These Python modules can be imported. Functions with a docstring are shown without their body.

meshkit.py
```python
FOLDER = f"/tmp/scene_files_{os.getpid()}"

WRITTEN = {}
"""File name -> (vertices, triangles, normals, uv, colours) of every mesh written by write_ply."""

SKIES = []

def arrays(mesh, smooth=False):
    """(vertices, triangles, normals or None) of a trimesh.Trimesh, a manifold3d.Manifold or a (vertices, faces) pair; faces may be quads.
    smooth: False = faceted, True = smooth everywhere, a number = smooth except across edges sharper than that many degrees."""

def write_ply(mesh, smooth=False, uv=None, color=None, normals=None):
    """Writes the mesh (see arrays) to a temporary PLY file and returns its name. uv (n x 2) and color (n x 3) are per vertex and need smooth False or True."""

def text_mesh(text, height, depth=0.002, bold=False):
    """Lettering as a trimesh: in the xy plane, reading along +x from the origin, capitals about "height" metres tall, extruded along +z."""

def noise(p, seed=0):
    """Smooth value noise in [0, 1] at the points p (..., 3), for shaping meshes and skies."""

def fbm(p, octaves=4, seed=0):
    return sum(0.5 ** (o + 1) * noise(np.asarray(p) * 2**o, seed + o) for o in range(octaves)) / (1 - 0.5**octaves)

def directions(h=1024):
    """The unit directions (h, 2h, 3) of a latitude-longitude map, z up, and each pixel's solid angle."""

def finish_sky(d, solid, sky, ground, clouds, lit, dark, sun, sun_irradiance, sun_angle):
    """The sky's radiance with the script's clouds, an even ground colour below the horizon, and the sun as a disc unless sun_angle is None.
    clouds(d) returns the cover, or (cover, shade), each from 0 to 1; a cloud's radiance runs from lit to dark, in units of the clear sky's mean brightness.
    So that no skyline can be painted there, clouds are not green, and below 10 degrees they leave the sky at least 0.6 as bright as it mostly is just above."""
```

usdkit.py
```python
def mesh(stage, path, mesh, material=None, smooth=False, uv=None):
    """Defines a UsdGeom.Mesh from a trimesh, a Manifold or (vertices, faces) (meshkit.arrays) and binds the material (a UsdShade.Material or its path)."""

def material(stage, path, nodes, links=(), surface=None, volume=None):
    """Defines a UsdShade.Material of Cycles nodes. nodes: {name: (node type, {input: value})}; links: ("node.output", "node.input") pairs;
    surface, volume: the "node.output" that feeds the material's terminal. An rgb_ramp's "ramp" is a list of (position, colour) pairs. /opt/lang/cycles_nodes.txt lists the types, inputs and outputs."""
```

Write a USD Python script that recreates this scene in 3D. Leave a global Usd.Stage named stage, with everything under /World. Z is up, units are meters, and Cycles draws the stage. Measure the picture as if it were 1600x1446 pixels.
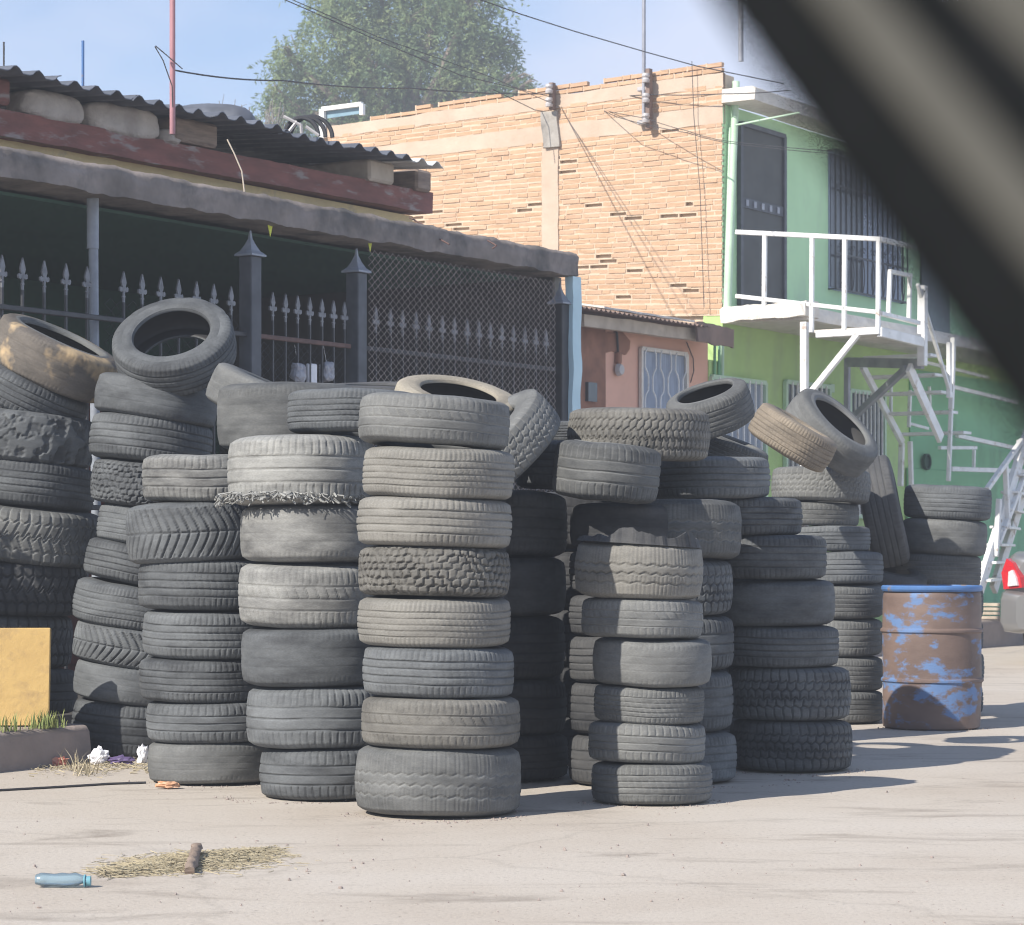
import math, numpy as np, trimesh, usdkit, meshkit
from shapely.geometry import Polygon, Point, LineString
from shapely.ops import unary_union
from pxr import Usd, UsdGeom, UsdLux, UsdShade, Gf, Sdf, Vt

stage = Usd.Stage.CreateInMemory()
UsdGeom.SetStageUpAxis(stage, "Z")
UsdGeom.SetStageMetersPerUnit(stage, 1.0)
UsdGeom.Xform.Define(stage, "/World")
UsdGeom.Scope.Define(stage, "/World/Looks")

# ------------------------------------------------------------------ camera, sky, sun, exposure
F, CX, HY, EYE = 4000.0, 800.0, 865.0, 1.08      # lens in photo pixels, horizon row, eye height
cam = UsdGeom.Camera.Define(stage, "/World/camera")
cam.CreateFocalLengthAttr(90.0)
cam.CreateHorizontalApertureAttr(36.0)
cam.CreateVerticalApertureAttr(36.0 * 1446 / 1600)
cam.CreateVerticalApertureOffsetAttr(142 / 1600 * 36.0)
cam.CreateFStopAttr(11.0)
cam.CreateFocusDistanceAttr(11.5)
cam.CreateClippingRangeAttr(Gf.Vec2f(0.05, 5000))
cam.CreateExposureAttr(0.56)
cam.AddTranslateOp().Set(Gf.Vec3d(0, 0, EYE))
cam.AddRotateXOp().Set(90.0)

SUN_EL = math.radians(37)
SUN_H = np.array([-0.735, -0.68])
SUN_H = SUN_H / np.linalg.norm(SUN_H)
TO_SUN = np.array([SUN_H[0] * math.cos(SUN_EL), SUN_H[1] * math.cos(SUN_EL), math.sin(SUN_EL)])
dome = UsdLux.DomeLight.Define(stage, "/World/sky")
dome.GetPrim().SetCustomDataByKey("kind", "structure")
skymat = usdkit.material(stage, "/World/Looks/sky_look", {
    "tc": ("texture_coordinate", {}),
    "sky": ("sky_texture", {"sky_type": "single_scattering", "sun_disc": False, "sun_elevation": SUN_EL,
                            "sun_rotation": math.atan2(SUN_H[0], SUN_H[1]), "air_density": 1.0, "aerosol_density": 0.5, "altitude": 1900.0}),
    "hs": ("hsv", {"saturation": 1.25, "value": 1.65}),
    "map": ("mapping", {"scale": (1.0, 1.0, 2.2), "location": (1.2, 0.0, 0.1)}),
    "n": ("noise_texture", {"scale": 2.6, "detail": 6.0, "roughness": 0.5}),
    "r": ("rgb_ramp", {"ramp": [(0.32, (0.0,) * 3), (0.55, (1.0,) * 3)]}),
    "sep": ("separate_xyz", {}), "zr": ("rgb_ramp", {"ramp": [(0.0, (1.0,) * 3), (0.22, (0.92,) * 3), (0.6, (0.35,) * 3), (1.0, (0.2,) * 3)]}),
    "mul": ("math", {"math_type": "multiply"}),
    "mix": ("mix", {"color2": (7.6, 8.3, 10.4)}),
    "bg": ("background_shader", {"strength": 0.07})},
    [("tc.generated", "map.vector"), ("map.vector", "n.vector"), ("n.fac", "r.fac"), ("tc.generated", "sep.vector"), ("sep.z", "zr.fac"), ("r.color", "mul.value1"), ("zr.color", "mul.value2"), ("mul.value", "mix.fac"),
     ("sky.color", "hs.color"), ("hs.color", "mix.color1"), ("mix.color", "bg.color")], surface="bg.background")
UsdShade.MaterialBindingAPI.Apply(dome.GetPrim()).Bind(skymat)
sun = UsdLux.DistantLight.Define(stage, "/World/sun")
sun.CreateIntensityAttr(1.25)
sun.CreateAngleAttr(0.55)
sun.CreateNormalizeAttr(True)
sun.CreateColorAttr(Gf.Vec3f(1.0, 0.94, 0.85))
_z = TO_SUN
_x = np.cross([0, 0, 1.0], _z); _x /= np.linalg.norm(_x)
_y = np.cross(_z, _x)
sun.AddTransformOp().Set(Gf.Matrix4d(*_x, 0, *_y, 0, *_z, 0, 0, 0, 0, 1))

# ------------------------------------------------------------------ naming and building helpers
RNG = np.random.default_rng(7)
_used = {}


def numbered(parent, name):
    k = _used.get((parent, name), 0)
    _used[(parent, name)] = k + 1
    return name if k == 0 else f"{name}_{k:03d}"


def tag(prim, label=None, cat=None, group=None, kind=None):
    for k, v in (("label", label), ("category", cat), ("group", group), ("kind", kind)):
        if v:
            prim.SetCustomDataByKey(k, v)
    return prim


class Thing:
    """An Xform at the thing's base; world coordinates go in, local ones are stored."""

    def __init__(self, name, label, cat, base=(0, 0, 0), group=None, basis=None):
        self.path = "/World/" + numbered("/World", name)
        x = UsdGeom.Xform.Define(stage, self.path)
        self.base = np.asarray(base, float)
        self.local = basis is not None
        if basis is not None:
            ex, ey, ez = basis
            x.AddTransformOp().Set(Gf.Matrix4d(*map(float, ex), 0, *map(float, ey), 0, *map(float, ez), 0, *map(float, self.base), 1))
        else:
            x.AddTranslateOp().Set(Gf.Vec3d(*map(float, self.base)))
        self.prim = tag(x.GetPrim(), label, cat, group)


def arr(m):
    if isinstance(m, MB):
        return m.out()
    if isinstance(m, trimesh.Trimesh):
        return np.array(m.vertices), np.array(m.faces)
    return np.asarray(m[0], float), np.asarray(m[1])


def part(thing, name, m, mat, smooth=False, label=None, under=None, kind=None, groove=None):
    v, f = arr(m)
    if not thing.local:
        v = v - thing.base
    parent = under if under else thing.path
    path = parent + "/" + numbered(parent, name)
    p = usdkit.mesh(stage, path, (v, f), mat, smooth)
    if groove is not None:
        UsdGeom.PrimvarsAPI(p).CreatePrimvar("groove", Sdf.ValueTypeNames.FloatArray, "vertex").Set(Vt.FloatArray.FromNumpy(np.asarray(groove, np.float32)))
    tag(p.GetPrim(), label, kind=kind)
    return path


def single(name, m, mat, label, cat, smooth=False, group=None, kind=None):
    path = "/World/" + numbered("/World", name)
    p = usdkit.mesh(stage, path, arr(m), mat, smooth)
    tag(p.GetPrim(), label, cat, group, kind)
    return path


def structure(name, m, mat, smooth=False, kind="structure"):
    path = "/World/" + numbered("/World", name)
    p = usdkit.mesh(stage, path, arr(m), mat, smooth)
    tag(p.GetPrim(), kind=kind)
    return path


def unit(v):
    v = np.asarray(v, float)
    return v / np.linalg.norm(v)


class MB:
    def __init__(self):
        self.v, self.f, self.n = [], [], 0

    def add(self, v, f):
        v = np.asarray(v, float); f = np.asarray(f, int)
        if f.shape[1] == 4:
            f = np.vstack([f[:, [0, 1, 2]], f[:, [0, 2, 3]]])
        self.v.append(v); self.f.append(f + self.n); self.n += len(v)
        return self

    def out(self):
        return np.vstack(self.v), np.vstack(self.f)

    def hexa(self, c8):
        """c8: bottom 4 (ccw from above) then top 4."""
        return self.add(c8, [[0, 3, 2, 1], [4, 5, 6, 7], [0, 1, 5, 4], [1, 2, 6, 5], [2, 3, 7, 6], [3, 0, 4, 7]])

    def box(self, c, size, ax=None, jit=0.0, rng=RNG):
        ax = np.eye(3) if ax is None else np.asarray(ax, float)
        s = np.array([[-1, -1, -1], [1, -1, -1], [1, 1, -1], [-1, 1, -1], [-1, -1, 1], [1, -1, 1], [1, 1, 1], [-1, 1, 1]]) * 0.5
        p = s * np.asarray(size, float)
        if jit:
            p = p + rng.uniform(-jit, jit, p.shape)
        return self.hexa(np.asarray(c, float) + p @ ax)

    def cbox(self, c, size, ax=None, b=0.004):
        """box with chamfered edges"""
        ax = np.eye(3) if ax is None else np.asarray(ax, float)
        h = np.asarray(size, float) / 2
        b = min(b, 0.45 * h.min())
        pts = []
        for sx in (-1, 1):
            for sy in (-1, 1):
                for sz in (-1, 1):
                    for k in range(3):
                        q = np.array([sx, sy, sz]) * h
                        for j in range(3):
                            if j != k:
                                q[j] -= np.sign(q[j]) * b
                        pts.append(q)
        hull = trimesh.convex.convex_hull(np.array(pts))
        return self.add(np.asarray(c, float) + np.array(hull.vertices) @ ax, hull.faces)

    def beam(self, p0, p1, w, h, up=(0, 0, 1), b=0.0):
        p0, p1 = np.asarray(p0, float), np.asarray(p1, float)
        d = p1 - p0; L = np.linalg.norm(d); d = d / L
        if abs(np.dot(d, up)) > 0.97:
            up = (0.545, 0.839, 0)
        side = unit(np.cross(d, up)); u2 = np.cross(side, d)
        if b:
            return self.cbox((p0 + p1) / 2, (L, w, h), [d, side, u2], b)
        return self.box((p0 + p1) / 2, (L, w, h), [d, side, u2])

    def tube(self, pts, r, n=8, caps=True):
        pts = np.asarray(pts, float)
        k = len(pts)
        r = np.broadcast_to(np.asarray(r, float), (k,))
        t = np.gradient(pts, axis=0)
        t /= np.maximum(np.linalg.norm(t, axis=1, keepdims=True), 1e-12)
        ref = np.array([0, 0, 1.0]) if abs(t[:, 2]).mean() < 0.8 else np.array([1.0, 0, 0])
        a = np.cross(t, ref); a /= np.maximum(np.linalg.norm(a, axis=1, keepdims=True), 1e-12)
        b = np.cross(t, a)
        th = np.arange(n) / n * 2 * np.pi
        v = pts[:, None] + r[:, None, None] * (np.cos(th)[None, :, None] * a[:, None] + np.sin(th)[None, :, None] * b[:, None])
        v = v.reshape(-1, 3)
        i = np.arange(k - 1)[:, None] * n + np.arange(n)[None]
        j = np.arange(k - 1)[:, None] * n + (np.arange(n)[None] + 1) % n
        f = np.stack([i, j, j + n, i + n], -1).reshape(-1, 4)
        self.add(v, f)
        if caps:
            self.add(v[:n], [[0, q, q + 1] for q in range(1, n - 1)])
            self.add(v[-n:], [[0, q + 1, q] for q in range(1, n - 1)])
        return self

    def lathe(self, prof, c=(0, 0, 0), n=32, ax=None):
        prof = np.asarray(prof, float)
        th = np.arange(n) / n * 2 * np.pi
        v = np.stack([prof[:, 0][:, None] * np.cos(th), prof[:, 0][:, None] * np.sin(th), np.repeat(prof[:, 1][:, None], n, 1)], -1).reshape(-1, 3)
        k = len(prof)
        i = np.arange(k - 1)[:, None] * n + np.arange(n)[None]
        j = np.arange(k - 1)[:, None] * n + (np.arange(n)[None] + 1) % n
        f = np.stack([i, j, j + n, i + n], -1).reshape(-1, 4)
        if ax is not None:
            v = v @ np.asarray(ax, float)
        return self.add(v + np.asarray(c, float), f)

    def prism(self, poly, o, ex, ey, depth):
        """polygon in the plane (o, ex, ey), extruded by depth along ex x ey, centred"""
        o, ex, ey = np.asarray(o, float), unit(ex), unit(ey)
        ez = np.cross(ex, ey)
        for g in getattr(poly, "geoms", [poly]):
            m = trimesh.creation.extrude_polygon(g, depth, engine="earcut")
            v = np.array(m.vertices)
            self.add(o + v[:, :1] * ex + v[:, 1:2] * ey + (v[:, 2:] - depth / 2) * ez, m.faces)
        return self

    def sweep(self, prof, p0, p1, side, up, steps=40, jit=0.01, seed=0, caps=True, freq=3.0, sag=0.0):
        """closed profile (side, up) swept from p0 to p1 with a rough surface"""
        prof = np.asarray(prof, float); p0 = np.asarray(p0, float); p1 = np.asarray(p1, float)
        side, up = np.asarray(side, float), np.asarray(up, float)
        k = len(prof)
        t = np.linspace(0, 1, steps + 1)
        c = p0 + t[:, None] * (p1 - p0)
        c = c - np.outer(sag * 4 * t * (1 - t), [0, 0, 1.0])
        v = c[:, None] + prof[None, :, :1] * side + prof[None, :, 1:] * up
        q = v.reshape(-1, 3)
        nz = np.stack([meshkit.fbm(q * freq * (1 + 0.0 * a) + 17.3 * a + seed, 4, seed + a) for a in range(3)], -1) - 0.5
        q = q + nz * 2 * jit
        i = np.arange(steps)[:, None] * k + np.arange(k)[None]
        j = np.arange(steps)[:, None] * k + (np.arange(k)[None] + 1) % k
        self.add(q, np.stack([i, j, j + k, i + k], -1).reshape(-1, 4))
        if caps:
            for ring, flip in ((q[:k], False), (q[-k:], True)):
                ctr = ring.mean(0)
                f = [[k, a, (a + 1) % k] for a in range(k)]
                if flip:
                    f = [x[::-1] for x in f]
                self.add(np.vstack([ring, ctr]), f)
        return self


def ray(px, py):
    return np.array([(px - CX) / F, 1.0, (HY - py) / F])


def P(px, py, D):
    return np.array([0, 0, EYE]) + ray(px, py) * D


def G(px, py, z=0.0):
    return P(px, py, (EYE - z) * F / (py - HY))


U3 = np.array([math.sin(math.radians(33)), math.cos(math.radians(33)), 0.0])   # along the street, away
N3 = np.array([-U3[1], U3[0], 0.0])                                            # from the street into the plots
Z3 = np.array([0, 0, 1.0])


def onplane(px, py, p0, d):
    a = (px - CX) / F
    D = (p0[0] * d[1] - p0[1] * d[0]) / (a * d[1] - d[0])
    return P(px, py, D)


HOUSE0 = np.array([-2.86, 14.3, 0.0])


def hs(px, py, s=0.0):
    return onplane(px, py, HOUSE0 + N3 * s, U3)


GREEN0 = np.array([*P(1129, 865, 28.0)[:2], 0.0])


def gs(px, py, s=0.0):
    """green building's facade plane, s metres out towards the street"""
    return onplane(px, py, GREEN0 - N3 * s, U3)


def brick_pt(px, py, s=0.0):
    return onplane(px, py, GREEN0 - U3 * s, N3)


# ------------------------------------------------------------------ materials
def look(name, c1, c2=None, scale=4.0, rough=0.75, bump=0.0, bscale=30.0, c3=None, s3=1.2, t3=(0.52, 0.68), metallic=0.0, spec=0.4, stretch=(1, 1, 1), obj=False, coat=0.0, bdist=0.01):
    c2 = c2 if c2 is not None else tuple(x * 0.8 for x in c1)
    nodes = {"geo": ("geometry", {}), "tc": ("texture_coordinate", {}), "map": ("mapping", {"scale": stretch}),
             "n": ("noise_texture", {"scale": scale, "detail": 6.0, "roughness": 0.6}),
             "r": ("rgb_ramp", {"ramp": [(0.32, c2), (0.66, c1)]}),
             "p": ("principled_bsdf", {"roughness": rough, "metallic": metallic, "specular_ior_level": spec, "coat_weight": coat})}
    links = [("tc.object" if obj else "geo.position", "map.vector"), ("map.vector", "n.vector"), ("n.fac", "r.fac")]
    last = "r.color"
    if c3 is not None:
        nodes["n3"] = ("noise_texture", {"scale": s3, "detail": 5.0, "roughness": 0.65})
        nodes["r3"] = ("rgb_ramp", {"ramp": [(t3[0], (0, 0, 0)), (t3[1], (1, 1, 1))]})
        nodes["m3"] = ("mix", {"color2": c3})
        links += [("map.vector", "n3.vector"), ("n3.fac", "r3.fac"), ("r3.color", "m3.fac"), (last, "m3.color1")]
        last = "m3.color"
    links.append((last, "p.base_color"))
    if bump:
        nodes["nb"] = ("noise_texture", {"scale": bscale, "detail": 5.0, "roughness": 0.6})
        nodes["b"] = ("bump", {"strength": bump, "distance": bdist})
        links += [("map.vector", "nb.vector"), ("nb.fac", "b.height"), ("b.normal", "p.normal")]
    return usdkit.material(stage, "/World/Looks/" + name, nodes, links, surface="p.BSDF")


def rubber(name, dark, dust, lo, hi, groove=0.35, sc=3.0, patch=None, vary=0.27):
    """worn rubber: dust in cloudy patches, each tyre with its own offset; 'groove' above zero adds dust in the grooves, below zero darkens them"""
    nodes = {"tc": ("texture_coordinate", {}), "oi": ("object_info", {}),
             "mul": ("math", {"math_type": "multiply", "value2": 53.0}), "cx": ("combine_xyz", {}),
             "map": ("mapping", {"scale": (1.0, 1.0, 3.2)}),
             "n": ("noise_texture", {"scale": sc, "detail": 7.0, "roughness": 0.68}),
             "r": ("rgb_ramp", {"ramp": [(0.33, (lo,) * 3), (0.68, (hi,) * 3)]}),
             "n2": ("noise_texture", {"scale": 95.0, "detail": 3.0, "roughness": 0.6}),
             "r2": ("rgb_ramp", {"ramp": [(0.3, (0.84,) * 3), (0.7, (1.14,) * 3)]}),
             "rs": ("math", {"math_type": "multiply", "value2": 7.31}), "rf": ("math", {"math_type": "fraction"}),
             "rr": ("map_range", {"to_min": -vary, "to_max": vary}),
             "gv": ("mix", {"mix_type": "add", "fac": 1.0}),
             "at": ("attribute", {"attribute": "groove"}),
             "gm": ("math", {"math_type": "multiply", "value2": groove}),
             "ga": ("mix", {"mix_type": "add", "fac": 1.0}),
             "mix": ("mix", {"color1": dark, "color2": dust, "use_clamp": True}),
             "fin": ("mix", {"mix_type": "multiply", "fac": 1.0}),
             "b": ("bump", {"strength": 0.2, "distance": 0.002}),
             "p": ("principled_bsdf", {"roughness": 0.78, "specular_ior_level": 0.3})}
    links = [("oi.random", "mul.value1"), ("mul.value", "cx.x"), ("mul.value", "cx.z"), ("tc.object", "map.vector"), ("cx.vector", "map.location"),
             ("map.vector", "n.vector"), ("map.vector", "n2.vector"), ("n.fac", "r.fac"), ("n2.fac", "r2.fac"),
             ("at.fac", "gm.value1"), ("oi.random", "rs.value1"), ("rs.value", "rf.value1"), ("rf.value", "rr.value"), ("r.color", "gv.color1"), ("rr.result", "gv.color2"), ("gv.color", "ga.color1"), ("gm.value", "ga.color2"),
             ("ga.color", "mix.fac"), ("mix.color", "fin.color1"), ("r2.color", "fin.color2"),
             ("n2.fac", "b.height"), ("b.normal", "p.normal")]
    last = "fin.color"
    if patch is not None:
        col, lo3, hi3, s3 = patch
        nodes["pn"] = ("noise_texture", {"scale": s3, "detail": 4.0, "roughness": 0.6})
        nodes["pr"] = ("rgb_ramp", {"ramp": [(lo3, (0, 0, 0)), (hi3, (1, 1, 1))]})
        nodes["pm"] = ("mix", {"color2": col})
        links += [("tc.object", "pn.vector"), ("pn.fac", "pr.fac"), ("pr.color", "pm.fac"), (last, "pm.color1")]
        last = "pm.color"
    links.append((last, "p.base_color"))
    return usdkit.material(stage, "/World/Looks/" + name, nodes, links, surface="p.BSDF")


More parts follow.
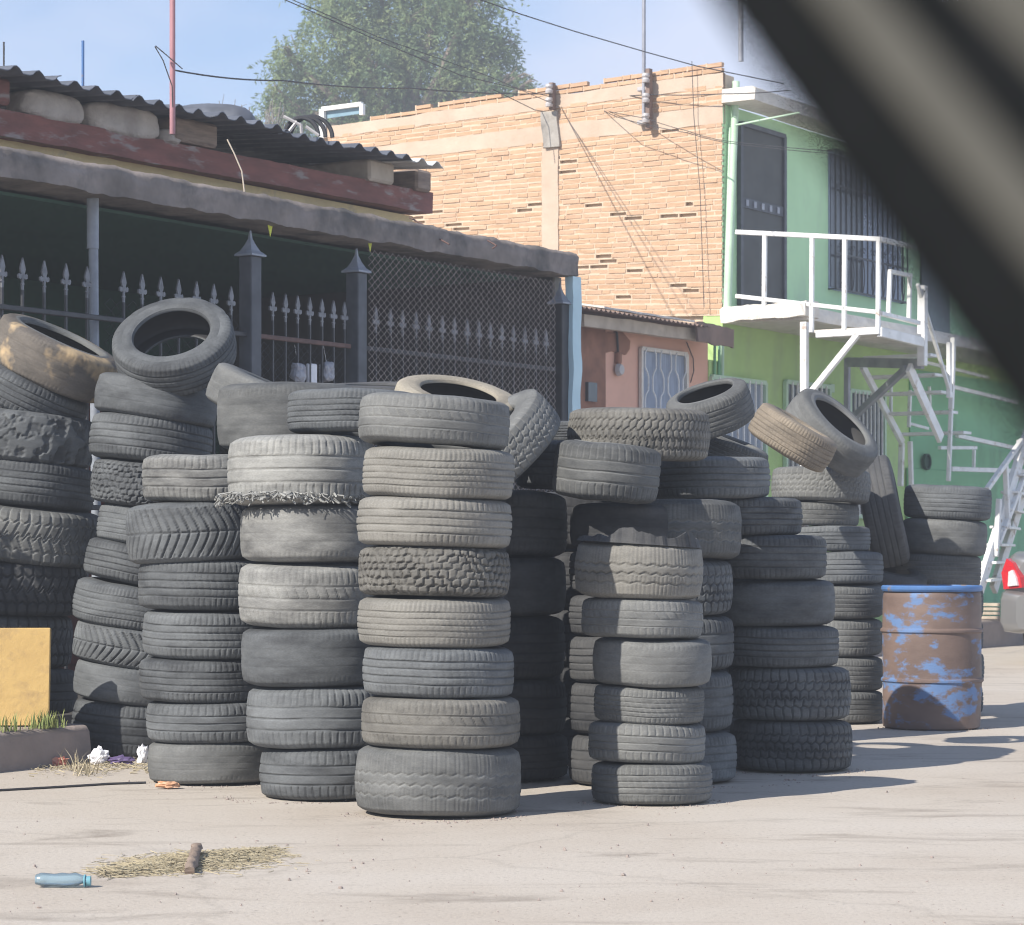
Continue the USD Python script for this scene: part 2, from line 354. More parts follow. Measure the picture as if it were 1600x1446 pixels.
M = {
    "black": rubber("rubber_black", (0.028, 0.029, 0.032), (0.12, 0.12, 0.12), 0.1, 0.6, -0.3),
    "slate": rubber("rubber_slate", (0.045, 0.048, 0.052), (0.16, 0.17, 0.176), 0.15, 0.85, -0.35),
    "grey": rubber("rubber_grey", (0.05, 0.052, 0.053), (0.185, 0.188, 0.183), 0.25, 0.85, 0.5),
    "pale": rubber("rubber_pale", (0.07, 0.07, 0.07), (0.29, 0.29, 0.275), 0.25, 1.0, -0.3, sc=4.5),
    "dusty": rubber("rubber_dusty", (0.07, 0.067, 0.061), (0.215, 0.207, 0.187), 0.3, 0.95, -0.35),
    "brown": rubber("rubber_brown", (0.10, 0.085, 0.068), (0.30, 0.25, 0.19), 0.4, 1.0, -0.5),
    "cream": rubber("rubber_cream", (0.13, 0.115, 0.092), (0.36, 0.325, 0.26), 0.4, 1.0, 0.0),
    "scorched": rubber("rubber_scorched", (0.04, 0.038, 0.036), (0.16, 0.14, 0.12), 0.1, 0.8, 0.2, patch=((0.46, 0.34, 0.20), 0.52, 0.63, 3.2)),
    "liner": look("inner_liner_look", (0.035, 0.035, 0.037), (0.02, 0.02, 0.022), rough=0.6, obj=True),
    "ground": None,
    "mortar": look("mortar_look", (0.60, 0.48, 0.36), (0.53, 0.41, 0.30), 8, 0.9, 0.5, 60),
    "concrete": look("concrete_look", (0.42, 0.39, 0.35), (0.28, 0.26, 0.235), 3, 0.9, 0.6, 22, c3=(0.15, 0.14, 0.13), s3=2.2, t3=(0.50, 0.72)),
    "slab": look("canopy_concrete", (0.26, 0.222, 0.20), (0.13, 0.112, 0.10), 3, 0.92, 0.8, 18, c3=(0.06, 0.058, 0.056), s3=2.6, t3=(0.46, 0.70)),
    "band": look("wall_band_concrete", (0.53, 0.42, 0.33), (0.45, 0.35, 0.265), 3, 0.9, 0.5, 20),
    "white_concrete": look("whitewashed_concrete", (0.74, 0.70, 0.64), (0.60, 0.56, 0.50), 5, 0.9, 0.8, 14, bdist=0.03),
    "green": look("mint_wall_paint", (0.46, 0.70, 0.42), (0.41, 0.64, 0.375), 1.5, 0.7, 0.15, 40, c3=(0.40, 0.56, 0.38), s3=1.6, t3=(0.52, 0.75), stretch=(1.4, 1.4, 0.5)),
    "green_low": look("leaf_green_wall_paint", (0.42, 0.60, 0.23), (0.37, 0.54, 0.20), 1.2, 0.7, 0.15, 40, c3=(0.34, 0.45, 0.22), s3=1.6, t3=(0.52, 0.75), stretch=(1.4, 1.4, 0.5)),
    "green_deep": look("deep_green_wall_paint", (0.21, 0.47, 0.26), (0.175, 0.41, 0.225), 1.0, 0.7, 0.15, 40, c3=(0.15, 0.29, 0.18), s3=1.6, t3=(0.52, 0.75), stretch=(1.4, 1.4, 0.5)),
    "green_pipe": look("pipe_green_paint", (0.50, 0.66, 0.50), (0.40, 0.56, 0.40), 5, 0.5),
    "white_paint": look("white_steel_paint", (0.80, 0.80, 0.79), (0.66, 0.66, 0.64), 6, 0.45, c3=(0.36, 0.26, 0.19), s3=7, t3=(0.60, 0.72)),
    "pink": look("salmon_wall_paint", (0.70, 0.41, 0.31), (0.62, 0.36, 0.27), 2, 0.8, 0.15, 30, c3=(0.5, 0.33, 0.27), s3=3, t3=(0.6, 0.75)),
    "adobe": look("bare_adobe", (0.30, 0.15, 0.10), (0.20, 0.10, 0.07), 5, 0.95, 0.8, 20),
    "blue_wall": look("pale_blue_wall_paint", (0.50, 0.66, 0.72), (0.42, 0.57, 0.63), 3, 0.8, 0.4, 20),
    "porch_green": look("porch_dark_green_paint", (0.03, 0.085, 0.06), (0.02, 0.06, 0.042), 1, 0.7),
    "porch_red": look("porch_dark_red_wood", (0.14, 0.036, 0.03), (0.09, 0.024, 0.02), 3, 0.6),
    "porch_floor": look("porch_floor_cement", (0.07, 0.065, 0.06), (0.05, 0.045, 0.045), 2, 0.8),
    "iron": look("black_iron_paint", (0.045, 0.045, 0.05), (0.025, 0.025, 0.03), 8, 0.5, spec=0.5),
    "iron_grey": look("grey_iron_paint", (0.085, 0.09, 0.105), (0.05, 0.055, 0.065), 8, 0.5),
    "spear": look("silver_spear_paint", (0.21, 0.21, 0.225), (0.11, 0.11, 0.12), 20, 0.4, metallic=0.2),
    "rust": look("rusty_rail_paint", (0.16, 0.09, 0.075), (0.09, 0.055, 0.05), 12, 0.75),
    "pipe_grey": look("galvanised_pipe", (0.30, 0.33, 0.38), (0.22, 0.24, 0.28), 9, 0.5),
    "red_beam": look("red_painted_timber", (0.24, 0.095, 0.08), (0.15, 0.065, 0.055), 3, 0.8, 0.5, 14, c3=(0.27, 0.23, 0.22), s3=3.5, t3=(0.55, 0.66), stretch=(1, 1, 4)),
    "yellow_wall": look("ochre_yellow_wall", (0.62, 0.50, 0.27), (0.52, 0.42, 0.24), 3, 0.85, 0.3, 20, c3=(0.36, 0.31, 0.24), s3=3, t3=(0.58, 0.72)),
    "tin": look("weathered_tin_sheet", (0.16, 0.17, 0.20), (0.09, 0.10, 0.12), 4, 0.55, metallic=0.3),
    "tin_pale": look("pale_fibre_sheet", (0.70, 0.68, 0.64), (0.55, 0.53, 0.50), 4, 0.7),
    "tin_rust": look("rusty_tin_sheet", (0.23, 0.16, 0.13), (0.14, 0.10, 0.085), 5, 0.8),
    "stone": look("rubble_stone", (0.56, 0.51, 0.46), (0.36, 0.32, 0.29), 4, 0.92, 0.9, 14, bdist=0.03),
    "wood": look("grey_weathered_wood", (0.30, 0.23, 0.18), (0.17, 0.125, 0.10), 6, 0.9, 0.6, 20, stretch=(1, 1, 6)),
    "wood_pale": look("pale_plank_wood", (0.52, 0.45, 0.37), (0.38, 0.32, 0.26), 6, 0.9, 0.4, 20),
    "drum": look("drum_paint", (0.19, 0.135, 0.112), (0.115, 0.08, 0.068), 2.2, 0.6, 0.15, 40, c3=(0.11, 0.19, 0.36), s3=4.0, t3=(0.54, 0.61), stretch=(1, 1, 1.9)),
    "drum_blue": look("drum_blue_plastic", (0.08, 0.19, 0.42), (0.06, 0.14, 0.32), 6, 0.45, c3=(0.22, 0.17, 0.15), s3=6, t3=(0.54, 0.6)),
    "board": look("yellow_board_paint", (0.54, 0.37, 0.14), (0.44, 0.29, 0.11), 3, 0.75, 0.3, 30, c3=(0.30, 0.20, 0.10), s3=5, t3=(0.52, 0.72)),
    "kerb": look("kerb_concrete", (0.34, 0.28, 0.25), (0.25, 0.21, 0.19), 3, 0.92, 0.7, 22),
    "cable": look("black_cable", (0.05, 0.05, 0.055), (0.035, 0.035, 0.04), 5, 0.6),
    "steel": look("grey_steel", (0.36, 0.37, 0.41), (0.24, 0.25, 0.29), 6, 0.5, metallic=0.3),
    "mauve_pole": look("red_oxide_pole", (0.40, 0.20, 0.22), (0.30, 0.15, 0.17), 6, 0.6),
    "porcelain": look("white_porcelain", (0.48, 0.46, 0.46), (0.38, 0.36, 0.36), 6, 0.3),
    "pennant": look("lime_yellow_plastic", (0.62, 0.66, 0.06), (0.5, 0.55, 0.05), 4, 0.5),
    "paper": look("white_paper", (0.78, 0.77, 0.78), (0.64, 0.64, 0.68), 20, 0.7),
    "purple": look("purple_wrapper", (0.13, 0.09, 0.20), (0.09, 0.07, 0.14), 12, 0.35),
    "red_wrap": look("red_wrapper", (0.52, 0.12, 0.09), (0.55, 0.30, 0.22), 14, 0.4),
    "orange_wrap": look("orange_wrapper", (0.50, 0.25, 0.13), (0.60, 0.42, 0.30), 14, 0.4),
    "straw": look("dry_straw", (0.47, 0.41, 0.28), (0.33, 0.28, 0.19), 30, 0.9),
    "grass": look("green_grass", (0.13, 0.18, 0.05), (0.26, 0.27, 0.10), 25, 0.8),
    "bark": look("rough_bark", (0.20, 0.16, 0.13), (0.11, 0.09, 0.075), 8, 0.95, 0.8, 20),
    "twig": look("bare_grey_twigs", (0.26, 0.24, 0.23), (0.18, 0.165, 0.16), 8, 0.9),
    "dark_glass": look("dark_window_glass", (0.06, 0.065, 0.075), (0.04, 0.045, 0.055), 3, 0.15, spec=0.6),
    "screen": look("door_fly_screen", (0.085, 0.09, 0.09), (0.065, 0.07, 0.07), 3, 0.8),
    "curtain": look("pale_curtain_behind_glass", (0.34, 0.40, 0.50), (0.22, 0.26, 0.34), 7, 0.7, stretch=(6, 6, 0.4)),
    "car_paint": look("silver_car_paint", (0.28, 0.28, 0.278), (0.26, 0.26, 0.258), 4, 0.35, metallic=0.6, coat=0.6),
    "car_black": look("car_black_plastic", (0.03, 0.03, 0.032), (0.022, 0.022, 0.024), 9, 0.6),
    "tail_red": look("tail_lamp_red", (0.55, 0.02, 0.03), (0.45, 0.015, 0.025), 30, 0.12, spec=0.6, coat=1.0),
    "tail_clear": look("tail_lamp_clear", (0.72, 0.70, 0.70), (0.50, 0.48, 0.50), 60, 0.15, spec=0.6, coat=1.0),
    "alloy": look("alloy_rim", (0.45, 0.45, 0.46), (0.4, 0.4, 0.41), 9, 0.35, metallic=0.8),
    "bottle_cap": look("pale_teal_cap", (0.16, 0.36, 0.42), (0.12, 0.30, 0.36), 20, 0.5),
    "bag": look("grey_plastic_film", (0.34, 0.34, 0.37), (0.22, 0.22, 0.25), 30, 0.3),
    "mesh_wire": look("pale_mesh_wire", (0.50, 0.44, 0.41), (0.34, 0.29, 0.27), 8, 0.6),
    "pane_blue": look("grey_blue_pane", (0.22, 0.33, 0.40), (0.16, 0.26, 0.33), 5, 0.4),
    "seal": look("window_seal_rubber", (0.010, 0.011, 0.012), (0.008, 0.009, 0.0095), 60, 0.9, spec=0.05),  # darker than real rubber, shade inside the car put into the colour
    "trim": look("grey_cloth_trim", (0.078, 0.076, 0.067), (0.068, 0.066, 0.058), 200, 0.9, spec=0.1),  # cloth colour lowered to stand for the shade of the car roof
}
BRICKS = [look(f"fired_brick_{k}", c1, c2, 9, 0.9, 0.6, 40) for k, (c1, c2) in enumerate([
    ((0.50, 0.33, 0.21), (0.45, 0.29, 0.18)), ((0.51, 0.34, 0.22), (0.46, 0.30, 0.19)), ((0.49, 0.32, 0.205), (0.44, 0.285, 0.175)), ((0.50, 0.335, 0.225), (0.455, 0.30, 0.195))])]
M["ground"] = usdkit.material(stage, "/World/Looks/dusty_pavement", {
    "geo": ("geometry", {}), "map": ("mapping", {"scale": (1, 1, 1)}), "map2": ("mapping", {"scale": (0.55, 1.6, 1), "rotation": (0, 0, -0.5)}),
    "n": ("noise_texture", {"scale": 0.55, "detail": 8.0, "roughness": 0.62}),
    "r": ("rgb_ramp", {"ramp": [(0.30, (0.42, 0.365, 0.305)), (0.5, (0.475, 0.425, 0.365)), (0.7, (0.505, 0.46, 0.405))]}),
    "n2": ("noise_texture", {"scale": 55.0, "detail": 4.0, "roughness": 0.7}),
    "r2": ("rgb_ramp", {"ramp": [(0.28, (0.70,) * 3), (0.45, (1.0,) * 3), (0.8, (1.08,) * 3)]}),
    "n3": ("noise_texture", {"scale": 1.7, "detail": 9.0, "roughness": 0.7, "distortion": 0.6}),
    "r3": ("rgb_ramp", {"ramp": [(0.54, (0, 0, 0)), (0.70, (0.8, 0.8, 0.8))]}),
    "v": ("voronoi_texture", {"scale": 0.42, "feature": "distance_to_edge", "randomness": 1.0}),
    "nw": ("noise_texture", {"scale": 2.4, "detail": 6.0}),
    "mw": ("mix", {"mix_type": "linear_light", "fac": 0.22}),
    "rv": ("rgb_ramp", {"ramp": [(0.0, (0.62,) * 3), (0.006, (0.85,) * 3), (0.012, (1, 1, 1))]}),
    "v2": ("voronoi_texture", {"scale": 14.0, "randomness": 1.0}),
    "rv2": ("rgb_ramp", {"ramp": [(0.0, (0.55, 0.5, 0.45)), (0.07, (0.7,) * 3), (0.11, (1, 1, 1))]}),
    "m2": ("mix", {"mix_type": "multiply", "fac": 1.0}), "m3": ("mix", {"color2": (0.25, 0.215, 0.18)}),
    "m4": ("mix", {"mix_type": "multiply", "fac": 0.28}), "m5": ("mix", {"mix_type": "multiply", "fac": 0.7}),
    "b": ("bump", {"strength": 0.45, "distance": 0.008}), "p": ("principled_bsdf", {"roughness": 0.92, "specular_ior_level": 0.2})},
    [("geo.position", "map.vector"), ("geo.position", "map2.vector"), ("map.vector", "n.vector"), ("map.vector", "n2.vector"), ("map2.vector", "n3.vector"),
     ("map.vector", "nw.vector"), ("map.vector", "mw.color1"), ("nw.color", "mw.color2"), ("mw.color", "v.vector"), ("v.distance", "rv.fac"),
     ("map.vector", "v2.vector"), ("v2.distance", "rv2.fac"),
     ("n.fac", "r.fac"), ("n2.fac", "r2.fac"), ("n3.fac", "r3.fac"), ("r.color", "m2.color1"), ("r2.color", "m2.color2"), ("m2.color", "m3.color1"), ("r3.color", "m3.fac"),
     ("m3.color", "m4.color1"), ("rv.color", "m4.color2"), ("m4.color", "m5.color1"), ("rv2.color", "m5.color2"), ("m5.color", "p.base_color"), ("n2.fac", "b.height"), ("b.normal", "p.normal")], surface="p.BSDF")
M["leaf"] = usdkit.material(stage, "/World/Looks/pepper_leaf", {
    "geo": ("geometry", {}), "n": ("noise_texture", {"scale": 1.3, "detail": 3.0}),
    "r": ("rgb_ramp", {"ramp": [(0.3, (0.13, 0.20, 0.12)), (0.5, (0.20, 0.27, 0.135)), (0.7, (0.31, 0.36, 0.17))]}),
    "d": ("diffuse_bsdf", {}), "t": ("translucent_bsdf", {}), "m": ("mix_closure", {"fac": 0.35})},
    [("geo.position", "n.vector"), ("n.fac", "r.fac"), ("r.color", "d.color"), ("r.color", "t.color"), ("d.BSDF", "m.closure1"), ("t.BSDF", "m.closure2")], surface="m.closure")
M["bottle"] = usdkit.material(stage, "/World/Looks/pale_blue_bottle_plastic", {
    "g": ("glossy_bsdf", {"color": (0.9, 0.95, 1.0), "roughness": 0.15}), "t": ("transparent_bsdf", {"color": (0.72, 0.86, 0.93)}),
    "d": ("diffuse_bsdf", {"color": (0.42, 0.55, 0.62)}), "m0": ("mix_closure", {"fac": 0.35}), "fr": ("fresnel", {"IOR": 1.45}), "m": ("mix_closure", {})},
    [("t.BSDF", "m0.closure1"), ("d.BSDF", "m0.closure2"), ("fr.fac", "m.fac"), ("m0.closure", "m.closure1"), ("g.BSDF", "m.closure2")], surface="m.closure")

# ------------------------------------------------------------------ the ground
g = MB()
g.add([[-90, -40, 0], [110, -40, 0], [110, 150, 0], [-90, 150, 0]], [[0, 1, 2, 3]])
structure("street_ground", g, M["ground"])
# raised sidewalk with kerb at the left
k0 = onplane(-260, 1200, np.array([*G(0, 1207)[:2], 0]), U3); k0[2] = 0
k1 = G(100, 1190)
k1 = k0 + U3 * np.dot(k1 - k0, U3)
kb = MB()
prof = [(0, 0), (0.012, 0.165), (0.03, 0.19), (0.06, 0.197), (0.8, 0.2), (1.5, 0.2), (1.5, -0.02), (0, -0.02)]
kb.sweep(prof, k0, k1, N3, Z3, 24, 0.012, 3, True, 5)
structure("sidewalk", kb, M["kerb"], 40)
# far kerb before the green building
fk = MB()
fk.sweep([(0, -0.02), (0.0, 0.26), (0.03, 0.3), (0.9, 0.3), (0.9, -0.02)], GREEN0 - N3 * 1.9 - U3 * 1.5, GREEN0 - N3 * 1.9 + U3 * 16, N3, Z3, 40, 0.012, 9, True, 4)
structure("far_sidewalk", fk, M["kerb"], 40)

# ------------------------------------------------------------------ left house with its concrete canopy
ZT, ZB = 3.37, 3.19
TE = 6.19                                            # length of the house front along the street, from the frame's left edge
hbase = HOUSE0 + U3 * TE
house = Thing("porch_house", "low house with dark open porch under a rough concrete canopy and tin roof", "house", hbase)
def hp(t, s, z):
    return HOUSE0 + U3 * t + N3 * s + Z3 * z
m = MB(); e = ZT - ZB
m.sweep([(0, 0), (0.004, e * 0.45), (0.002, e - 0.04), (0.035, e - 0.004), (0.3, e), (1.2, e), (3.6, e), (3.6, 0), (1.0, 0), (0.35, 0), (0.05, -0.006)], hp(-0.55, 0, ZB), hp(TE, 0, ZB), N3, Z3, 190, 0.022, 5, True, 8)
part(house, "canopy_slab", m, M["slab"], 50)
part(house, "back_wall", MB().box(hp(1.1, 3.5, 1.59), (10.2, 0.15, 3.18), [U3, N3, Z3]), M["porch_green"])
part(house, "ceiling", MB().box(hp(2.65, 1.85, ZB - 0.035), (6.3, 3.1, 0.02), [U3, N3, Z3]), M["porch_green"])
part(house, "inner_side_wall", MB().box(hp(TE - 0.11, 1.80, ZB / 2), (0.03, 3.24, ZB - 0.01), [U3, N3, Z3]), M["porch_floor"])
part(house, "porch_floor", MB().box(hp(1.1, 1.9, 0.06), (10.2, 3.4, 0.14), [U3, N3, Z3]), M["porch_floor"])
for t0, t1 in ((-0.25, 0.85), (2.35, 3.5), (3.75, 4.6)):
    d = MB(); d.cbox(hp((t0 + t1) / 2, 3.39, 1.22), (t1 - t0, 0.06, 2.3), [U3, N3, Z3], 0.01)
    for q in range(3):
        d.cbox(hp((t0 + t1) / 2, 3.35, 0.5 + q * 0.72), ((t1 - t0) * 0.72, 0.03, 0.55), [U3, N3, Z3], 0.01)
    part(house, "door", d, M["porch_red"])
# side wall with its pale blue front end
m = MB(); m.box(hp(TE - 0.045, 1.78, ZB / 2), (0.09, 3.24, ZB - 0.004), [U3, N3, Z3])
part(house, "side_wall", m, M["concrete"])
m = MB()
wq = 0.12
m.sweep([(0, 0), (wq, 0), (wq, 0.07), (0, 0.07)], hp(TE - wq + 0.03, 0.0, 0), hp(TE - wq + 0.03, 0.0, ZB - 0.01), U3, N3, 40, 0.02, 11, True, 4)
part(house, "pillar", m, M["blue_wall"], 40)
# steel prop under the canopy
pp = hs(153, 305, 0.16)
m = MB(); m.tube([[pp[0], pp[1], 0.14], [pp[0] - 0.012, pp[1], 1.4], [pp[0] - 0.03, pp[1], ZB + 0.01]], 0.029, 14)
part(house, "prop", m, M["pipe_grey"], 40)
m = MB(); m.tube([[pp[0] - 0.03, pp[1], ZB - 0.3], [pp[0] - 0.03, pp[1], ZB + 0.005]], 0.036, 14)
part(house, "prop_collar", m, M["pipe_grey"], 40)
# upper storey: yellow wall, red timber, tin roof
b0 = hs(-60, 182, 1.6); b1 = hs(676, 316, 1.6)
zb = (hs(300, 272, 1.6)[2] + hs(500, 306, 1.6)[2]) / 2
zt = (hs(300, 231, 1.6)[2] + hs(500, 274, 1.6)[2]) / 2
m = MB(); hb = zt - zb
m.sweep([(0, 0), (0, hb), (0.22, hb), (0.22, 0)], [b0[0], b0[1], zb], [b1[0], b1[1], zb + 0.04], N3, Z3, 60, 0.014, 21, True, 5)
part(house, "lintel_beam", m, M["red_beam"], 45)
w1 = hs(645, 330, 1.72)
tw = np.dot(w1 - HOUSE0, U3)
m = MB(); m.box(hp((tw - 4) / 2, 1.82, (ZT + zb) / 2), (tw + 4, 0.2, zb - ZT + 0.03), [U3, N3, Z3])
part(house, "upper_wall", m, M["yellow_wall"])
part(house, "upper_side_wall", MB().box(hp(tw - 0.08, 3.6, (ZT + zb) / 2 + 0.18), (0.16, 3.3, zb - ZT + 0.35), [U3, N3, Z3]), M["yellow_wall"])
ze = hs(269, 168, 1.3)[2]
tr0, tr1 = -0.6, np.dot(hs(690, 258, 1.3) - HOUSE0, U3)
sheet_w = 0.80
nsh = int(math.ceil((tr1 - tr0) / sheet_w))
def sheet(t0, t1, s0, s1, z0, z1, pitch=0.205, amp=0.032, thick=0.006, n=0, fr=hp, per=7):
    steps = max(4, int((t1 - t0) / pitch * per))
    tt = np.linspace(t0, t1, steps + 1)
    h = amp * np.maximum(np.cos(tt / pitch * 2 * np.pi), -0.35)
    rows = 6
    V = []
    for side in (0, 1):
        for r_ in range(rows + 1):
            q = r_ / rows
            s = s0 + (s1 - s0) * q
            z = z0 + (z1 - z0) * q
            V.append(np.array([fr(t, s, z + a + (thick if side else 0)) for t, a in zip(tt, h)]))
    V = np.array(V).reshape(2, rows + 1, steps + 1, 3)
    idx = np.arange(2 * (rows + 1) * (steps + 1)).reshape(2, rows + 1, steps + 1)
    fs = []
    for side in (0, 1):
        a = idx[side]
        qd = np.stack([a[:-1, :-1], a[:-1, 1:], a[1:, 1:], a[1:, :-1]], -1).reshape(-1, 4)
        fs.append(qd if side else qd[:, ::-1])
    for r_ in (0, rows):
        qd = np.stack([idx[0, r_, :-1], idx[0, r_, 1:], idx[1, r_, 1:], idx[1, r_, :-1]], -1)
        fs.append(qd if r_ == 0 else qd[:, ::-1])
    for c_ in (0, -1):
        qd = np.stack([idx[0, :-1, c_], idx[0, 1:, c_], idx[1, 1:, c_], idx[1, :-1, c_]], -1)
        fs.append(qd)
    return V.reshape(-1, 3), np.vstack(fs)
for k in range(nsh):
    t0 = tr0 + k * sheet_w; t1 = min(tr1, t0 + sheet_w + 0.05)
    pale = (t0 > np.dot(hs(560, 250, 1.3) - HOUSE0, U3))
    part(house, "roof_sheet", MB().add(*sheet(t0, t1, 1.3 + 0.04 * math.sin(k * 2.3), 4.9, ze + 0.004 * (k % 2), ze + 0.22 + 0.004 * (k % 2))), M["tin_pale" if pale else "tin"], 30)
# timbers that carry the tin roof, ends showing above the beam
for q, (pa, pb, y0, y1, mat_) in enumerate([(-40, 6, 118, 172, "red_beam"), (262, 330, 205, 222, "wood"), (566, 606, 258, 288, "wood_pale"), (640, 664, 262, 282, "wood")]):
    a, b = hs(pa, y0, 1.62), hs(pb, y1, 1.62)
    t0, t1 = np.dot(a - HOUSE0, U3), np.dot(b - HOUSE0, U3)
    part(house, "rafter_end", MB().cbox(hp((t0 + t1) / 2, 2.5, zt + 0.02 + (ze - zt) / 2), (t1 - t0, 1.9, ze - zt - 0.01), [U3, N3, Z3], 0.02), M[mat_])
a, b = hs(-60, 250, 1.55), hs(640, 250, 1.55)
m = MB().beam(hp(np.dot(a - HOUSE0, U3), 2.3, ze - 0.06), hp(np.dot(b - HOUSE0, U3), 2.3, ze - 0.06), 0.1, 0.09)
part(house, "purlin", m, M["wood"])
part(house, "roof_space_wall", MB().box(hp((tw - 4) / 2, 3.9, zb + 0.3), (tw + 4, 0.1, 0.9), [U3, N3, Z3]), M["porch_floor"])
# rubble stones laid on the beam under the tin
def rock(c, size, ax, seed, sub=3, amp=0.2):
    s = trimesh.creation.icosphere(sub)
    v = np.array(s.vertices)
    v = np.sign(v) * np.abs(v) ** 0.55
    v *= 0.86 + amp * (meshkit.fbm(v * 1.6 + seed * 7.1, 4, seed)[:, None] - 0.2)
    return np.asarray(c) + (v * np.asarray(size) / 2) @ np.asarray(ax), s.faces
for q, (pa, pb, y0, y1, lb) in enumerate([(24, 116, 140, 186, "large pale squared rubble stone on the red beam at far left"),
                                          (130, 235, 165, 214, "broken grey rubble stone with a white face on the red beam"),
                                          (237, 264, 188, 212, "small rubble stone wedged at the right of two larger ones")]):
    c = hs((pa + pb) / 2, (y0 + y1) / 2, 1.70)
    w = abs(np.dot(hs(pb, y0, 1.7) - hs(pa, y0, 1.7), U3))
    h = (y1 - y0) / F * c[1]
    c[2] = zt + h * 0.46
    single("rubble_stone", MB().add(*rock(c, (w * 1.12, 0.30, h * 1.12), [U3, N3, Z3], q + 3)), M["stone"], lb, "stone", 45)

# ------------------------------------------------------------------ iron fence, gate and mesh screen before the porch
SF = 0.09
ZR, ZTIP = 2.47, 2.765
def fp(t, z, s=SF):
    return HOUSE0 + U3 * t + N3 * s + Z3 * z
def ft(px):
    return float(np.dot(hs(px, 500, SF) - HOUSE0, U3))
spear_poly = Polygon([(-0.007, 0), (0.007, 0), (0.007, 0.028), (0.016, 0.034), (0.007, 0.04), (0.009, 0.066), (0.022, 0.06), (0.037, 0.068), (0.038, 0.086), (0.028, 0.094), (0.02, 0.086), (0.013, 0.092),
                      (0.022, 0.118), (0.014, 0.146), (0, 0.185), (-0.014, 0.146), (-0.022, 0.118), (-0.013, 0.092), (-0.02, 0.086), (-0.028, 0.094), (-0.038, 0.086), (-0.037, 0.068), (-0.022, 0.06), (-0.009, 0.066), (-0.007, 0.04), (-0.016, 0.034), (-0.007, 0.028)])
def pickets(thing, pxs):
    for px in pxs:
        t = ft(px)
        zl = ZTIP - 0.185
        pth = part(thing, "picket", MB().box(fp(t, (0.2 + zl) / 2), (0.014, 0.014, zl - 0.2), [U3, N3, Z3]), M["iron"])
        part(thing, "spear_tip", MB().prism(spear_poly, fp(t, zl), U3, Z3, 0.012), M["spear"], under=pth)
def rails(thing, p0, p1, mat, zs=(ZR, 1.35, 0.3)):
    for z in zs:
        part(thing, "rail", MB().cbox((fp(ft(p0), z) + fp(ft(p1), z)) / 2, (ft(p1) - ft(p0), 0.035, 0.03), [U3, N3, Z3], 0.004), M[mat])
def post(thing, px, ztop, w=0.105):
    t = ft(px)
    pth = part(thing, "post", MB().cbox(fp(t, (0.13 + ztop) / 2), (w, w, ztop - 0.13), [U3, N3, Z3], 0.006), M["iron_grey" if px < 800 else "iron"])
    pr = [(w * 0.98, 0.0), (w * 0.98, 0.012), (w * 0.62, 0.035), (w * 0.34, 0.075), (w * 0.14, 0.115), (0.006, 0.165)]
    c = math.cos(math.pi / 4); ax = np.array([(U3 * c + N3 * c), (-U3 * c + N3 * c), Z3])
    part(thing, "post_cap", MB().lathe([(0.001, 0)] + pr, fp(t, ztop), 4, ax), M["pipe_grey"], under=pth)
f1 = Thing("iron_fence", "black iron fence with silver spear tips left of the gate", "fence", fp(ft(200), 0.13), group="spear topped iron fencing")
rails(f1, -60, 384, "iron"); pickets(f1, [-62, -30, 3, 35, 69, 103, 136, 193, 222, 251, 279, 307, 334, 361])
post(f1, 391, 2.97)
gate = Thing("iron_gate", "black iron gate with seven spear tips and a rusty rail between two posts", "gate", fp(ft(480), 0.13))
rails(gate, 404, 546, "rust"); pickets(gate, [426, 446, 465, 484, 503, 521, 538])
f2 = Thing("iron_fence", "iron fence with spear tips behind diamond wire mesh right of the gate", "fence", fp(ft(720), 0.13), group="spear topped iron fencing")
rails(f2, 570, 866, "iron"); pickets(f2, [587, 610, 629, 650, 670, 691, 710, 730, 748, 766, 784, 802, 820, 837, 853])
post(f2, 557, 2.97); post(f2, 875, 2.97)
# wire mesh: zigzag wires woven over the whole right-hand bay, plus the gate's lower half
def wiremesh(t0, t1, z0, z1, s, pitch=0.035, r=0.0025, hfac=0.75):
    m = MB()
    n = int((t1 - t0) / pitch)
    st = int((z1 - z0) / (pitch * hfac))
    for k in range(n):
        z = np.linspace(z0, z1, st + 1)
        x = t0 + (k + 0.5) * pitch + ((np.arange(st + 1) + k) % 2 - 0.5) * pitch * 0.99
        pts = np.array([HOUSE0 + U3 * a + N3 * (s + 0.0025 * (-1) ** j) + Z3 * b for j, (a, b) in enumerate(zip(x, z))])
        m.tube(pts, r, 3, False)
    return m
part(f2, "wire_mesh", wiremesh(ft(566), ft(862), 0.9, ZB - 0.06, SF - 0.055), M["mesh_wire"], kind="stuff")
part(gate, "wire_mesh", wiremesh(ft(408), ft(546), 0.9, 2.44, SF + 0.03), M["iron_grey"], kind="stuff")
part(f1, "wire_mesh", wiremesh(ft(170), ft(380), 0.9, 2.6, SF + 0.03, 0.05), M["iron"], kind="stuff")
